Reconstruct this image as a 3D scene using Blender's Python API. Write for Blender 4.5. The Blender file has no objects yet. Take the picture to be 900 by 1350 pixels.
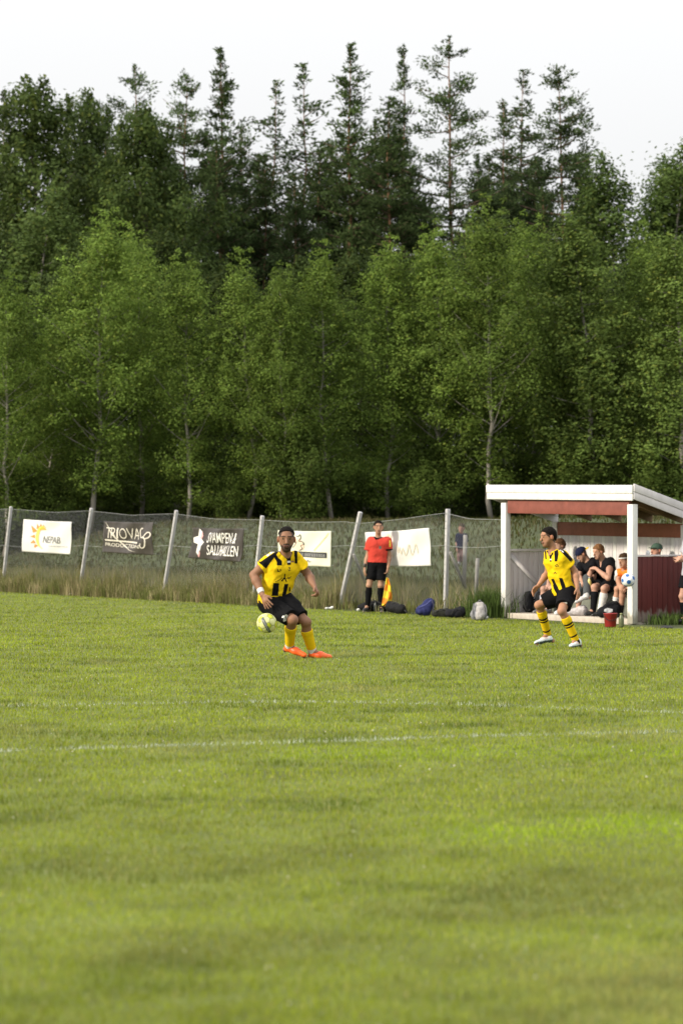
import bpy, bmesh, math, random
import numpy as np
from mathutils import Vector, Matrix

S = bpy.context.scene
COL = S.collection
rng = np.random.default_rng(7)
random.seed(7)

# ------------------------------------------------------------------ camera, sky, sun, exposure
FPX, EYE, HZ, CX = 85 / 36 * 1350, 1.5, 700.0, 450.0     # focal length in photo pixels, eye height, horizon row
cam_d = bpy.data.cameras.new('camera')
cam = bpy.data.objects.new('camera', cam_d); COL.objects.link(cam)
cam_d.sensor_fit = 'VERTICAL'; cam_d.sensor_height = 36.0; cam_d.sensor_width = 24.0; cam_d.lens = 85
cam_d.shift_y = (HZ - 675) / 1350
cam_d.clip_start = 0.1; cam_d.clip_end = 2000
cam.location = (0, 0, EYE); cam.rotation_euler = (math.radians(90), 0, 0)
cam_d.dof.use_dof = True; cam_d.dof.focus_distance = 29.0; cam_d.dof.aperture_fstop = 2.7
S.camera = cam

SUN_EL, SUN_AZ = math.radians(27), math.atan2(-0.90, -0.40)      # low hazy evening sun, from behind the camera's left
W = bpy.data.worlds.new('World'); S.world = W; W.use_nodes = True
nt = W.node_tree; nd = nt.nodes; bg = nd['Background']
sky = nd.new('ShaderNodeTexSky'); sky.sky_type = 'NISHITA'; sky.sun_disc = False
sky.sun_elevation = SUN_EL; sky.sun_rotation = SUN_AZ; sky.air_density = 1.0; sky.dust_density = 3.0
# an even white overcast in front of that sky (brighter overhead, as overcast skies are)
tc = nd.new('ShaderNodeTexCoord'); sp = nd.new('ShaderNodeSeparateXYZ')
nt.links.new(tc.outputs['Generated'], sp.inputs[0])
mr = nd.new('ShaderNodeMapRange'); mr.inputs['From Min'].default_value = 0; mr.inputs['From Max'].default_value = 1
mr.inputs['To Min'].default_value = 4.9; mr.inputs['To Max'].default_value = 16.0
nt.links.new(sp.outputs['Z'], mr.inputs['Value'])
cld = nd.new('ShaderNodeTexNoise'); cld.inputs['Scale'].default_value = 2.5; cld.inputs['Detail'].default_value = 4
nt.links.new(tc.outputs['Generated'], cld.inputs['Vector'])
cm = nd.new('ShaderNodeMath'); cm.operation = 'MULTIPLY_ADD'; cm.inputs[1].default_value = 0.8; 
nt.links.new(cld.outputs['Fac'], cm.inputs[0]); nt.links.new(mr.outputs[0], cm.inputs[2])
cc = nd.new('ShaderNodeCombineColor')
for k in range(3): nt.links.new(cm.outputs[0], cc.inputs[k])
mx = nd.new('ShaderNodeMix'); mx.data_type = 'RGBA'; mx.inputs['Factor'].default_value = 0.93
nt.links.new(sky.outputs[0], mx.inputs['A']); nt.links.new(cc.outputs[0], mx.inputs['B'])
nt.links.new(mx.outputs['Result'], bg.inputs['Color']); bg.inputs['Strength'].default_value = 0.085

sun_d = bpy.data.lights.new('sun', 'SUN'); sun_d.energy = 3.0; sun_d.angle = math.radians(7); sun_d.color = (1.0, 0.90, 0.74)
sun = bpy.data.objects.new('sun', sun_d); COL.objects.link(sun)
sdir = Vector((math.cos(SUN_EL) * -0.914, math.cos(SUN_EL) * -0.406, math.sin(SUN_EL)))
sun.rotation_euler = sdir.to_track_quat('Z', 'Y').to_euler(); sun.location = sdir * 60
S.view_settings.view_transform = 'Standard'; S.view_settings.look = 'None'
S.view_settings.exposure = 0.72; S.view_settings.gamma = 1.0
S.render.engine = 'CYCLES'
S.cycles.max_bounces = 6; S.cycles.diffuse_bounces = 3; S.cycles.transmission_bounces = 3; S.cycles.transparent_max_bounces = 4

# ------------------------------------------------------------------ helpers
def lin(r, g, b):
    f = lambda c: c / 12.92 if c <= 0.04045 else ((c + 0.055) / 1.055) ** 2.4
    return (f(r / 255), f(g / 255), f(b / 255))

def P(x, y, D):                                     # photo pixel + distance -> point in the place
    s = FPX / D
    return np.array([(x - CX) / s, D, EYE + (HZ - y) / s])

def norm(v): v = np.asarray(v, float); return v / (np.linalg.norm(v) + 1e-12)

MATS = {}
def mat(name, color=None, rough=0.8, noise=0.0, nscale=8.0, bump=0.0, bscale=60.0, attr=False, transl=0.0, objcol=False, stretch=None, spec=0.3, color2=None):
    if name in MATS: return MATS[name]
    m = bpy.data.materials.new(name); m.use_nodes = True; t = m.node_tree; n = t.nodes; L = t.links
    b = n['Principled BSDF']; b.inputs['Roughness'].default_value = rough; b.inputs['Specular IOR Level'].default_value = spec
    if attr:
        a = n.new('ShaderNodeAttribute'); a.attribute_name = 'Col'; src = a.outputs['Color']
    else:
        r = n.new('ShaderNodeRGB'); r.outputs[0].default_value = (*color, 1); src = r.outputs[0]
    co = n.new('ShaderNodeTexCoord'); vec = co.outputs['Object']
    if stretch:
        mp = n.new('ShaderNodeMapping'); mp.inputs['Scale'].default_value = stretch; L.new(vec, mp.inputs['Vector']); vec = mp.outputs[0]
    if noise > 0 or color2:
        no = n.new('ShaderNodeTexNoise'); no.inputs['Scale'].default_value = nscale; no.inputs['Detail'].default_value = 5; no.inputs['Roughness'].default_value = 0.65
        L.new(vec, no.inputs['Vector'])
        if color2:
            rp = n.new('ShaderNodeMapRange'); rp.inputs['From Min'].default_value = 0.42; rp.inputs['From Max'].default_value = 0.62
            L.new(no.outputs['Fac'], rp.inputs['Value'])
            mm = n.new('ShaderNodeMix'); mm.data_type = 'RGBA'; L.new(rp.outputs[0], mm.inputs['Factor']); L.new(src, mm.inputs['A'])
            mm.inputs['B'].default_value = (*color2, 1); src = mm.outputs['Result']
        if noise > 0:
            r2 = n.new('ShaderNodeMapRange'); r2.inputs['From Min'].default_value = 0.3; r2.inputs['From Max'].default_value = 0.7
            r2.inputs['To Min'].default_value = 1 - noise; r2.inputs['To Max'].default_value = 1 + noise
            L.new(no.outputs['Fac'], r2.inputs['Value'])
            v = n.new('ShaderNodeVectorMath'); v.operation = 'SCALE'; L.new(src, v.inputs[0]); L.new(r2.outputs[0], v.inputs['Scale']); src = v.outputs[0]
    if objcol:
        oi = n.new('ShaderNodeObjectInfo'); v = n.new('ShaderNodeVectorMath'); v.operation = 'MULTIPLY'
        L.new(src, v.inputs[0]); L.new(oi.outputs['Color'], v.inputs[1]); src = v.outputs[0]
    L.new(src, b.inputs['Base Color'])
    if bump > 0:
        bn = n.new('ShaderNodeTexNoise'); bn.inputs['Scale'].default_value = bscale; bn.inputs['Detail'].default_value = 4; L.new(vec, bn.inputs['Vector'])
        bu = n.new('ShaderNodeBump'); bu.inputs['Strength'].default_value = bump; bu.inputs['Distance'].default_value = 0.01
        L.new(bn.outputs['Fac'], bu.inputs['Height']); L.new(bu.outputs[0], b.inputs['Normal'])
    if transl > 0:
        tr = n.new('ShaderNodeBsdfTranslucent'); L.new(src, tr.inputs['Color'])
        ms = n.new('ShaderNodeMixShader'); ms.inputs['Fac'].default_value = transl
        L.new(b.outputs[0], ms.inputs[1]); L.new(tr.outputs[0], ms.inputs[2]); L.new(ms.outputs[0], n['Material Output'].inputs['Surface'])
    MATS[name] = m
    return m

def np_mesh(name, V, F, colors=None, smooth=False):
    """V (n,3); F an (m,k) int array or a list of such arrays."""
    me = bpy.data.meshes.new(name)
    Fs = F if isinstance(F, list) else [F]
    Fs = [np.asarray(f, np.int32) for f in Fs if len(f)]
    V = np.asarray(V, np.float32)
    me.vertices.add(len(V)); me.vertices.foreach_set('co', V.ravel())
    nl = sum(f.size for f in Fs); npoly = sum(len(f) for f in Fs)
    me.loops.add(nl); me.loops.foreach_set('vertex_index', np.concatenate([f.ravel() for f in Fs]))
    me.polygons.add(npoly)
    tot = np.concatenate([np.full(len(f), f.shape[1], np.int32) for f in Fs])
    st = np.concatenate([[0], np.cumsum(tot)[:-1]]).astype(np.int32)
    me.polygons.foreach_set('loop_start', st)
    try: me.polygons.foreach_set('loop_total', tot)
    except Exception: pass
    if smooth: me.polygons.foreach_set('use_smooth', np.ones(npoly, bool))
    me.update(calc_edges=True)
    if colors is not None:
        a = me.color_attributes.new('Col', 'FLOAT_COLOR', 'POINT')
        c = np.ones((len(V), 4), np.float32); c[:, :3] = colors
        a.data.foreach_set('color', c.ravel())
    return me

def link(name, me, m, parent=None, origin=None):
    o = bpy.data.objects.new(name, me); COL.objects.link(o)
    if m is not None and me is not None and not me.materials: me.materials.append(m)
    if parent is not None: o.parent = parent
    if origin is not None: o.location = origin
    return o

def tag(o, label=None, cat=None, group=None, kind=None):
    if label: o['label'] = label
    if cat: o['category'] = cat
    if group: o['group'] = group
    if kind: o['kind'] = kind
    return o

def thing(name, label, cat, loc=(0, 0, 0), group=None, rz=0.0):
    o = bpy.data.objects.new(name, None); COL.objects.link(o); o.empty_display_size = 0.2
    o.location = tuple(float(c) for c in loc); o.rotation_euler = (0, 0, rz)
    return tag(o, label, cat, group)

class MB:
    """collects solids given in world or local coordinates into one mesh"""
    def __init__(s): s.V = []; s.Q = []; s.T = []; s.n = 0
    def add(s, V, Q=(), T=()):
        V = np.asarray(V, float)
        if len(Q): s.Q.append(np.asarray(Q) + s.n)
        if len(T): s.T.append(np.asarray(T) + s.n)
        s.V.append(V); s.n += len(V); return s
    def hexa(s, c8):                       # 8 corners: bottom 4 ccw, top 4 ccw
        return s.add(c8, [(3, 2, 1, 0), (4, 5, 6, 7), (0, 1, 5, 4), (1, 2, 6, 5), (2, 3, 7, 6), (3, 0, 4, 7)])
    def box(s, c, size, R=None):
        x, y, z = np.asarray(size, float) / 2
        v = np.array([(-x, -y, -z), (x, -y, -z), (x, y, -z), (-x, y, -z), (-x, -y, z), (x, -y, z), (x, y, z), (-x, y, z)])
        if R is not None: v = v @ np.asarray(R).T
        return s.hexa(v + np.asarray(c))
    def tube(s, pts, r, n=8, cap=True):
        pts = np.asarray(pts, float); m = len(pts); r = np.broadcast_to(np.asarray(r, float), (m,))
        tan = np.gradient(pts, axis=0); up = np.array([0, 0, 1.0]); rings = []
        if abs(norm(tan[0])[2]) > 0.95: up = np.array([1.0, 0, 0])
        for i in range(m):
            t = norm(tan[i]); a = norm(np.cross(up, t)); b = np.cross(t, a)
            th = np.arange(n) * 2 * math.pi / n
            rings.append(pts[i] + r[i] * (np.cos(th)[:, None] * a + np.sin(th)[:, None] * b))
        V = np.vstack(rings); Q = []
        for i in range(m - 1):
            for j in range(n):
                k = (j + 1) % n; Q.append((i * n + j, i * n + k, (i + 1) * n + k, (i + 1) * n + j))
        T = []
        if cap:
            V = np.vstack([V, pts[0], pts[-1]]); e = m * n
            for j in range(n):
                k = (j + 1) % n; T.append((e, k, j)); T.append((e + 1, (m - 1) * n + j, (m - 1) * n + k))
        return s.add(V, Q, T)
    def mesh(s, name, smooth=False, colors=None):
        return np_mesh(name, np.vstack(s.V), [np.vstack(x) for x in (s.Q, s.T) if x], colors, smooth)
    def build(s, name, m, parent=None, smooth=False, bevel=0.0, origin=None):
        V = np.vstack(s.V)
        if origin is not None: s.V = [V - np.asarray(origin)]
        o = link(name, s.mesh(name, smooth), m, parent)
        if origin is not None: o.location = tuple(float(c) for c in origin)
        if bevel > 0:
            md = o.modifiers.new('bevel', 'BEVEL'); md.width = bevel; md.segments = 2; md.limit_method = 'ANGLE'
        return o

def snoise(Pt, freq, seed=0, oct=2):
    """cheap smooth noise from warped sines, about -1..1"""
    r = np.random.default_rng(seed); out = 0; amp = 1.0; tot = 0; d = Pt.shape[-1]
    for o in range(oct):
        acc = 0
        for k in range(4):
            w = r.normal(size=d); w = w / np.linalg.norm(w) * freq * r.uniform(0.6, 1.4)
            w2 = r.normal(size=d); w2 = w2 / np.linalg.norm(w2) * freq * 0.7
            acc = acc + np.sin(Pt @ w + r.uniform(0, 6.3) + 1.3 * np.sin(Pt @ w2 + r.uniform(0, 6.3)))
        out = out + amp * acc / 2.6; tot += amp; amp *= 0.5; freq *= 2.1
    return out / tot

# ------------------------------------------------------------------ implicit surfaces (bodies, clothes, bags)
def capsule(a, b, r1, r2, k=0.03, n=None, f=1.0): return ('c', np.asarray(a, float), np.asarray(b, float), r1, r2, k, None if n is None else norm(n), f)
def ellip(c, R, r, k=0.02): return ('e', np.asarray(c, float), np.asarray(R, float), np.asarray(r, float), k)

def prim_box(p):
    if p[0] == 'c':
        r = max(p[3], p[4]); return np.minimum(p[1], p[2]) - r, np.maximum(p[1], p[2]) + r
    r = p[3].max(); return p[1] - r, p[1] + r

def prim_eval(p, X):
    if p[0] == 'c':
        pa = X - p[1]; ba = p[2] - p[1]
        if p[6] is not None: pa = pa + (pa @ p[6])[..., None] * p[6] * (p[7] - 1); ba = ba + (ba @ p[6]) * p[6] * (p[7] - 1)
        t = np.clip(pa @ ba / max(ba @ ba, 1e-9), 0, 1)
        return np.linalg.norm(pa - t[..., None] * ba, axis=-1) - (p[3] + (p[4] - p[3]) * t)
    q = (X - p[1]) @ p[2].T; r = p[3]
    k0 = np.linalg.norm(q / r, axis=-1); k1 = np.linalg.norm(q / (r * r), axis=-1) + 1e-9
    return k0 * (k0 - 1) / k1

def smin(a, b, k):
    h = np.maximum(k - np.abs(a - b), 0) / k
    return np.minimum(a, b) - h * h * k * 0.25

class SDF:
    def __init__(s, prims, h, pad=0.03):
        lo = np.min([prim_box(p)[0] for p in prims], axis=0) - pad - 2 * h
        hi = np.max([prim_box(p)[1] for p in prims], axis=0) + pad + 2 * h
        s.h = h; s.lo = lo; s.n = np.ceil((hi - lo) / h).astype(int) + 1
        s.D = np.full(s.n, 0.2, np.float32)
        for p in prims: s.union(p)
    def sub(s, p, m):
        a, b = prim_box(p)
        i0 = np.maximum(np.floor((a - m - s.lo) / s.h).astype(int), 0); i1 = np.minimum(np.ceil((b + m - s.lo) / s.h).astype(int) + 1, s.n)
        sl = tuple(slice(i, max(j, i)) for i, j in zip(i0, i1))
        g = np.stack(np.meshgrid(*[(np.arange(i, max(j, i)) * s.h + o).astype(np.float32) for i, j, o in zip(i0, i1, s.lo)], indexing='ij'), -1)
        return sl, g
    def union(s, p, planes=()):
        k = p[5] if p[0] == 'c' else p[4]
        sl, g = s.sub(p, k + 2 * s.h + 0.02)
        if g.size == 0: return s
        d = prim_eval(p, g)
        for o, nrm in planes: d = np.maximum(d, (g - np.asarray(o)) @ norm(nrm))
        s.D[sl] = smin(s.D[sl], d, k); return s
    def carve(s, p):
        sl, g = s.sub(p, 2 * s.h)
        if g.size: s.D[sl] = np.maximum(s.D[sl], -prim_eval(p, g))
        return s
    def grid(s): return np.stack(np.meshgrid(*[(np.arange(n) * s.h + o).astype(np.float32) for n, o in zip(s.n, s.lo)], indexing='ij'), -1)
    def cut(s, o, nrm):                     # keep the side against nrm
        s.D = np.maximum(s.D, ((s.grid() - np.asarray(o, np.float32)) @ norm(nrm).astype(np.float32))); return s
    def disp(s, amp, freq, seed=0):
        i = np.argwhere(np.abs(s.D) < 4 * s.h + amp * 2)
        X = i * s.h + s.lo
        s.D[tuple(i.T)] += (amp * snoise(X, freq, seed)).astype(np.float32); return s
    def net(s):
        D, h = s.D, s.h; sg = D < 0
        D[0] = D[-1] = 1; D[:, 0] = D[:, -1] = 1; D[:, :, 0] = D[:, :, -1] = 1; sg = D < 0
        c = np.zeros(np.array(D.shape) - 1, np.int8)
        for dx in (0, 1):
            for dy in (0, 1):
                for dz in (0, 1): c += sg[dx:D.shape[0] - 1 + dx, dy:D.shape[1] - 1 + dy, dz:D.shape[2] - 1 + dz]
        act = (c > 0) & (c < 8); ijk = np.argwhere(act); idx = np.full(act.shape, -1, np.int32); idx[act] = np.arange(len(ijk))
        acc = np.zeros((len(ijk), 3)); cnt = np.zeros(len(ijk))
        cor = [(x, y, z) for x in (0, 1) for y in (0, 1) for z in (0, 1)]
        for a in cor:
            for ax in range(3):
                if a[ax]: continue
                b = list(a); b[ax] = 1
                da = D[ijk[:, 0] + a[0], ijk[:, 1] + a[1], ijk[:, 2] + a[2]]; db = D[ijk[:, 0] + b[0], ijk[:, 1] + b[1], ijk[:, 2] + b[2]]
                m = (da < 0) != (db < 0); t = np.where(m, da / np.where(m, da - db, 1), 0)
                pt = np.tile(np.array(a, float), (len(ijk), 1)); pt[:, ax] += t
                acc[m] += pt[m]; cnt[m] += 1
        V = s.lo + h * (ijk + acc / cnt[:, None]); Q = []
        for ax in range(3):
            a1, a2 = [(1, 2), (2, 0), (0, 1)][ax]
            A = np.take(sg, range(0, D.shape[ax] - 1), ax); B = np.take(sg, range(1, D.shape[ax]), ax)
            e = np.argwhere(A != B); e = e[(e[:, a1] > 0) & (e[:, a2] > 0) & (e[:, a1] < act.shape[a1]) & (e[:, a2] < act.shape[a2])]
            if not len(e): continue
            def at(d1, d2):
                q = e.copy(); q[:, a1] -= d1; q[:, a2] -= d2; return idx[q[:, 0], q[:, 1], q[:, 2]]
            q = np.stack([at(1, 1), at(0, 1), at(0, 0), at(1, 0)], 1); fl = ~sg[e[:, 0], e[:, 1], e[:, 2]]
            q[fl] = q[fl][:, ::-1]; Q.append(q)
        Q = np.vstack(Q); Q = Q[(Q >= 0).all(1)]
        # a little smoothing towards neighbours
        for _ in range(1):
            nb = np.zeros_like(V); ct = np.zeros(len(V))
            for i in range(4):
                np.add.at(nb, Q[:, i], V[Q[:, (i + 1) % 4]]); np.add.at(ct, Q[:, i], 1)
            V = V * 0.5 + 0.5 * nb / np.maximum(ct, 1)[:, None]
        return V, Q

def build_sdf(name, sdf, m, parent, colorf, origin):
    V, Q = sdf.net()
    c = colorf(V) if callable(colorf) else np.tile(np.array(colorf, float), (len(V), 1))
    o = link(name, np_mesh(name, V - origin, Q, c, True), m, parent)
    if parent is None: o.location = tuple(float(x) for x in origin)
    return o

def in_poly(x, y, poly):
    r = np.zeros(len(x), bool); n = len(poly); j = n - 1
    for i in range(n):
        xi, yi = poly[i]; xj, yj = poly[j]
        r ^= ((yi > y) != (yj > y)) & (x < (xj - xi) * (y - yi) / ((yj - yi) if yj != yi else 1e-9) + xi); j = i
    return r

def near_line(x, y, pts, w):
    d = np.full(len(x), 1e9)
    for (ax, ay), (bx, by) in zip(pts[:-1], pts[1:]):
        dx, dy = bx - ax, by - ay; L2 = dx * dx + dy * dy + 1e-9
        t = np.clip(((x - ax) * dx + (y - ay) * dy) / L2, 0, 1)
        d = np.minimum(d, np.hypot(x - ax - t * dx, y - ay - t * dy))
    return d < w

# ------------------------------------------------------------------ lie of the land
U = norm([0.514, -0.858, 0]); VV = norm([0.858, 0.514, 0])           # along the touchline fence (to the right and nearer), and away behind it
EDGE0 = np.array([2.71, 41.2, 0]); SH0 = np.array([2.88, 42.1, 0])   # a point of the mown edge; the shelter's left front post
def qdist(x, y): return (x - EDGE0[0]) * VV[0] + (y - EDGE0[1]) * VV[1]
def sstep(a, b, x): t = np.clip((x - a) / (b - a), 0, 1); return t * t * (3 - 2 * t)
def terrain(x, y):
    x = np.asarray(x, float); y = np.asarray(y, float); q = qdist(x, y)
    z = 1.8 * sstep(2.2, 12, q) + 0.045 * np.maximum(0, y - 82) * sstep(2, 12, q)
    z = z + 0.10 * sstep(0.6, 6, q) * snoise(np.stack([x, y], -1), 0.35, 3)
    return z
def terr(x, y): return float(terrain(np.array([x]), np.array([y]))[0])
def on_fence(x, b=0.0, y=None):
    """distance at which the ray of photo column x meets the fence line pushed back by b metres"""
    k = (x - CX) / FPX; p = SH0 + b * VV
    a = (k * p[1] - p[0]) / (U[0] - k * U[1]); return p[1] + a * U[1]
def shelter(a, b, z): return SH0 + a * U + b * VV + np.array([0, 0, z])

# ground: one sheet
gx = np.concatenate([np.linspace(-220, -40, 24), np.linspace(-38, 38, 130), np.linspace(40, 220, 24)])
gy = np.concatenate([np.linspace(-40, 5, 12), np.linspace(6, 100, 190), np.linspace(102, 330, 40)])
GX, GY = np.meshgrid(gx, gy, indexing='ij')
GZ = terrain(GX, GY) - 0.012
n0, n1 = GX.shape
ii = np.arange(n0 * n1).reshape(n0, n1)
Fq = np.stack([ii[:-1, :-1].ravel(), ii[1:, :-1].ravel(), ii[1:, 1:].ravel(), ii[:-1, 1:].ravel()], 1)
Gq = qdist(GX, GY).ravel()
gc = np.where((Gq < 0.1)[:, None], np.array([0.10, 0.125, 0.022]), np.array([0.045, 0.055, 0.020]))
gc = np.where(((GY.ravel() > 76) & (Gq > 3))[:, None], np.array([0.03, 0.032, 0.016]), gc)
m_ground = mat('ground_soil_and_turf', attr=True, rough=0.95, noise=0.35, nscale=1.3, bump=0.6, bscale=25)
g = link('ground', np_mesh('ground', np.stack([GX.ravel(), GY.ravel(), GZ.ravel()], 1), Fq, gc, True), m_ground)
tag(g, 'mown pitch running to a rising meadow and wooded slope', kind='structure')

# ---- mown grass of the pitch
m_grass = mat('grass_blade', attr=True, rough=0.8, transl=0.35, spec=0.04)
def blade_mesh(x, y, z, h, w, lean, az, col, segs=1, curve=0.5):
    n = len(x); d = np.stack([np.cos(az), np.sin(az), np.zeros(n)], 1)
    yaw = rng.uniform(0, 2 * np.pi, n); sd = np.stack([np.cos(yaw), np.sin(yaw), np.zeros(n)], 1)
    b = np.stack([x, y, z], 1); up = np.array([0, 0, 1.0])
    tip = b + (d * np.sin(lean)[:, None] + up * np.cos(lean)[:, None]) * h[:, None]
    if segs == 1:
        V = np.stack([b - sd * w[:, None] / 2, b + sd * w[:, None] / 2, tip], 1).reshape(-1, 3)
        return V, [np.arange(3 * n).reshape(n, 3)], np.repeat(col, 3, 0)
    mid = b + (d * np.sin(lean * curve)[:, None] + up * np.cos(lean * curve)[:, None]) * (h * 0.55)[:, None]
    V = np.stack([b - sd * w[:, None] / 2, b + sd * w[:, None] / 2, mid + sd * w[:, None] * .4, mid - sd * w[:, None] * .4, tip], 1).reshape(-1, 3)
    k = np.arange(n)[:, None] * 5
    return V, [k + np.array([[0, 1, 2, 3]]), k + np.array([[3, 2, 4]])], np.repeat(col, 5, 0)

NB = 430000
gd = np.exp(rng.uniform(np.log(6.3), np.log(64), NB)); hw = gd * 450 / FPX * 1.22 + 0.6
gxx = rng.uniform(-1, 1, NB) * hw
keep = qdist(gxx, gd) < 0.12 + 0.08 * snoise(np.stack([gxx, gd], 1), 3.0, 9)
gd, gxx = gd[keep], gxx[keep]; NB = len(gd)
pp = np.stack([gxx, gd], 1)
n_big, n_mid, n_small = snoise(pp * [.8, .5], 0.9, 11, 3), snoise(pp * [.8, 1], 3.2, 12, 3), snoise(pp, 9.0, 13, 2)
c0 = np.array([0.250, 0.300, 0.028]); c_dry = np.array([0.320, 0.280, 0.120]); c_lush = np.array([0.290, 0.360, 0.020]); c_deep = np.array([0.115, 0.155, 0.022])
gcol = np.tile(c0, (NB, 1))
def mixc(c, t, k): return c * (1 - k[:, None]) + t * k[:, None]
gcol = mixc(gcol, c_deep, np.clip(n_mid * 0.95 + n_small * .65, 0, 0.95))
gcol = mixc(gcol, c_lush, np.clip(n_big * 0.8 - 0.1, 0, 0.7))
lush = np.exp(-((gd - 12.2) / 0.55) ** 2) * sstep(0.0, 0.9, gxx) + 0.55 * np.exp(-((gd - 16.4) / 0.5) ** 2) * sstep(-1.2, 0.2, gxx)
gcol = mixc(gcol, np.array([0.31, 0.44, 0.008]), np.clip(lush * (0.9 + 0.4 * n_mid), 0, 1))
gcol = mixc(gcol, c_dry, np.clip(snoise(pp * [1, .9], 1.7, 15, 3) * 0.75 - 0.24 + 0.12 * sstep(12.5, 8, gd), 0, 0.5))
gcol = mixc(gcol, np.array([0.135, 0.125, 0.045]), np.clip((snoise(pp * [.8, 1], 2.6, 71, 3) * 0.8 - 0.05) * sstep(17, 8, gd), 0, 0.42))
gcol = mixc(gcol, c_dry * 1.15, (rng.random(NB) < 0.10) * 0.75)
gcol = gcol * (rng.uniform(0.68, 1.32, NB) * (1 + .16 * snoise(pp * [.7, 1], 5.5, 61, 2)))[:, None]
gw = np.clip(gd / 2414 * 1.0, 0.0038, 0.016)
gh = np.clip(0.028 + 0.007 * n_mid + 0.008 * n_small, 0.012, .06) * rng.uniform(0.6, 1.35, NB)
# the painted field lines: paint sits on the blades themselves
LINE_A = [(-300, 945), (0, 930.5), (180, 926), (360, 924), (500, 925), (620, 928), (760, 933), (900, 938), (1200, 952)]
LINE_B = [(-300, 1002), (20, 988), (300, 979), (480, 975), (560, 971), (620, 969), (760, 966), (900, 963), (1200, 955)]
def gpt(x, y): D = EYE * FPX / (y - HZ); return np.array([(x - CX) / FPX * D, D])
def paint(pts, lo, hi, seed):
    pl = [gpt(*p) for p in pts]; px = np.array([p[0] for p in pl]); py = np.array([p[1] for p in pl])
    dy = np.abs(gd - np.interp(gxx, px, py)); n = snoise(pp, 3.2, seed, 3)
    return (dy < 0.085) & (rng.random(NB) < np.clip(lo + hi * n + 0.1, 0.10, 0.9))
wa = paint(LINE_A, 0.40, 0.30, 21); wb = paint(LINE_B, 0.52, 0.30, 22)
white = wa | wb
gaz = rng.uniform(0, 6.283, NB); glean = np.abs(rng.normal(0.25, 0.55, NB)).clip(0, 1.35)
gz = np.full(NB, -0.012)
def grass_obj(name, sel, label, col, kind):
    V, F, c = blade_mesh(gxx[sel], gd[sel], gz[sel], gh[sel], gw[sel], glean[sel], gaz[sel], col[sel])
    return tag(link(name, np_mesh(name, V, F, c), m_grass), label, kind=kind)
grass_obj('grass', ~white, 'short mown pitch grass', gcol, 'stuff')
wcol = np.tile([0.50, 0.54, 0.44], (NB, 1)) * rng.uniform(.7, 1.15, NB)[:, None]
grass_obj('pitch_line', wa, 'faint white painted line, the farther of the two across the pitch', wcol, 'structure')
grass_obj('pitch_line', wb & ~wa, 'faint white painted line, the nearer of the two across the pitch', wcol, 'structure')

# clover heads and pale specks in the turf
nf = 260
fd = np.exp(rng.uniform(np.log(7), np.log(36), nf)); fx = rng.uniform(-1, 1, nf) * (fd * 450 / FPX * 1.15 + .3)
ok = qdist(fx, fd) < -0.3; fd, fx = fd[ok], fx[ok]
mb = MB()
for x, y in zip(fx, fd):
    r = random.uniform(.003, .0075) * (1 if y > 14 else .6); c = np.array([x, y, random.uniform(.03, .05)])
    mb.add(c + r * np.array([(1, 0, 0), (0, 1, 0), (-1, 0, 0), (0, -1, 0), (0, 0, 1), (0, 0, -1)]), T=[(0, 1, 4), (1, 2, 4), (2, 3, 4), (3, 0, 4), (1, 0, 5), (2, 1, 5), (3, 2, 5), (0, 3, 5)])
tag(mb.build('clover_flower', mat('clover_white', (0.55, 0.52, 0.42), 0.8)), 'tiny white clover heads dotted over the turf', kind='stuff')

# ---- tall meadow grass along and behind the fence
def meadow(n, a0, a1, q0, q1, h0, h1, wmul, seed, tan):
    r = np.random.default_rng(seed)
    a = r.uniform(a0, a1, n); q = q0 + (q1 - q0) * r.random(n) ** 1.15
    p = EDGE0[None, :2] + a[:, None] * U[None, :2] + q[:, None] * VV[None, :2]
    # not inside the shelter
    rel = p - SH0[None, :2]; sa = rel @ U[:2]; sb = rel @ VV[:2]
    k = ~((sa > -0.25) & (sa < 7) & (sb > -0.8) & (sb < 1.7)) & ~((q < 0.95) & (sa > -5.6) & (sa < -.2) & (r.random(n) < .85)) & (p[:, 1] > 20) & (np.abs(p[:, 0]) < p[:, 1] * .141 * 1.35 + 2)
    p, q = p[k], q[k]; n = len(p)
    nz = snoise(p, 1.6, seed + 1, 2); nz2 = snoise(p, 4.5, seed + 2, 2)
    h = (h0 + (h1 - h0) * r.random(n)) * (1 + 0.35 * nz + .15 * nz2)
    h *= np.where(q < 0.7, 0.45 + 0.55 * np.clip((q - q0) / 0.6, 0, 1), 1)
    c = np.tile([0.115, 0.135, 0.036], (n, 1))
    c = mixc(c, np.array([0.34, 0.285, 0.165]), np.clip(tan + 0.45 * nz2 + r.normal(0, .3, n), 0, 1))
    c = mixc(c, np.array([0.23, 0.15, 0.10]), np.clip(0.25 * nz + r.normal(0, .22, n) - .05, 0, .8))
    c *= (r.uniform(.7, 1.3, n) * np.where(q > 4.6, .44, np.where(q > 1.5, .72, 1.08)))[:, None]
    w = np.clip(p[:, 1] / 2414 * 1.1, .008, .05) * wmul
    return blade_mesh(p[:, 0], p[:, 1], terrain(p[:, 0], p[:, 1]) - 0.01, h, w, np.abs(r.normal(0.1, .28, n)).clip(0, 1), r.uniform(0, 6.283, n), c, segs=2)
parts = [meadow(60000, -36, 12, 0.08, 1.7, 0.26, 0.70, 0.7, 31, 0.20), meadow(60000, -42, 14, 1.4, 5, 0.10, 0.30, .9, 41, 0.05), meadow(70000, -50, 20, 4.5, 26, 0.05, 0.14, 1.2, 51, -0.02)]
Vm, Fm4, Fm3, cmn, off = [], [], [], [], 0
for V, F, c in parts:
    Vm.append(V); Fm4.append(F[0] + off); Fm3.append(F[1] + off); cmn.append(c); off += len(V)
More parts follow.
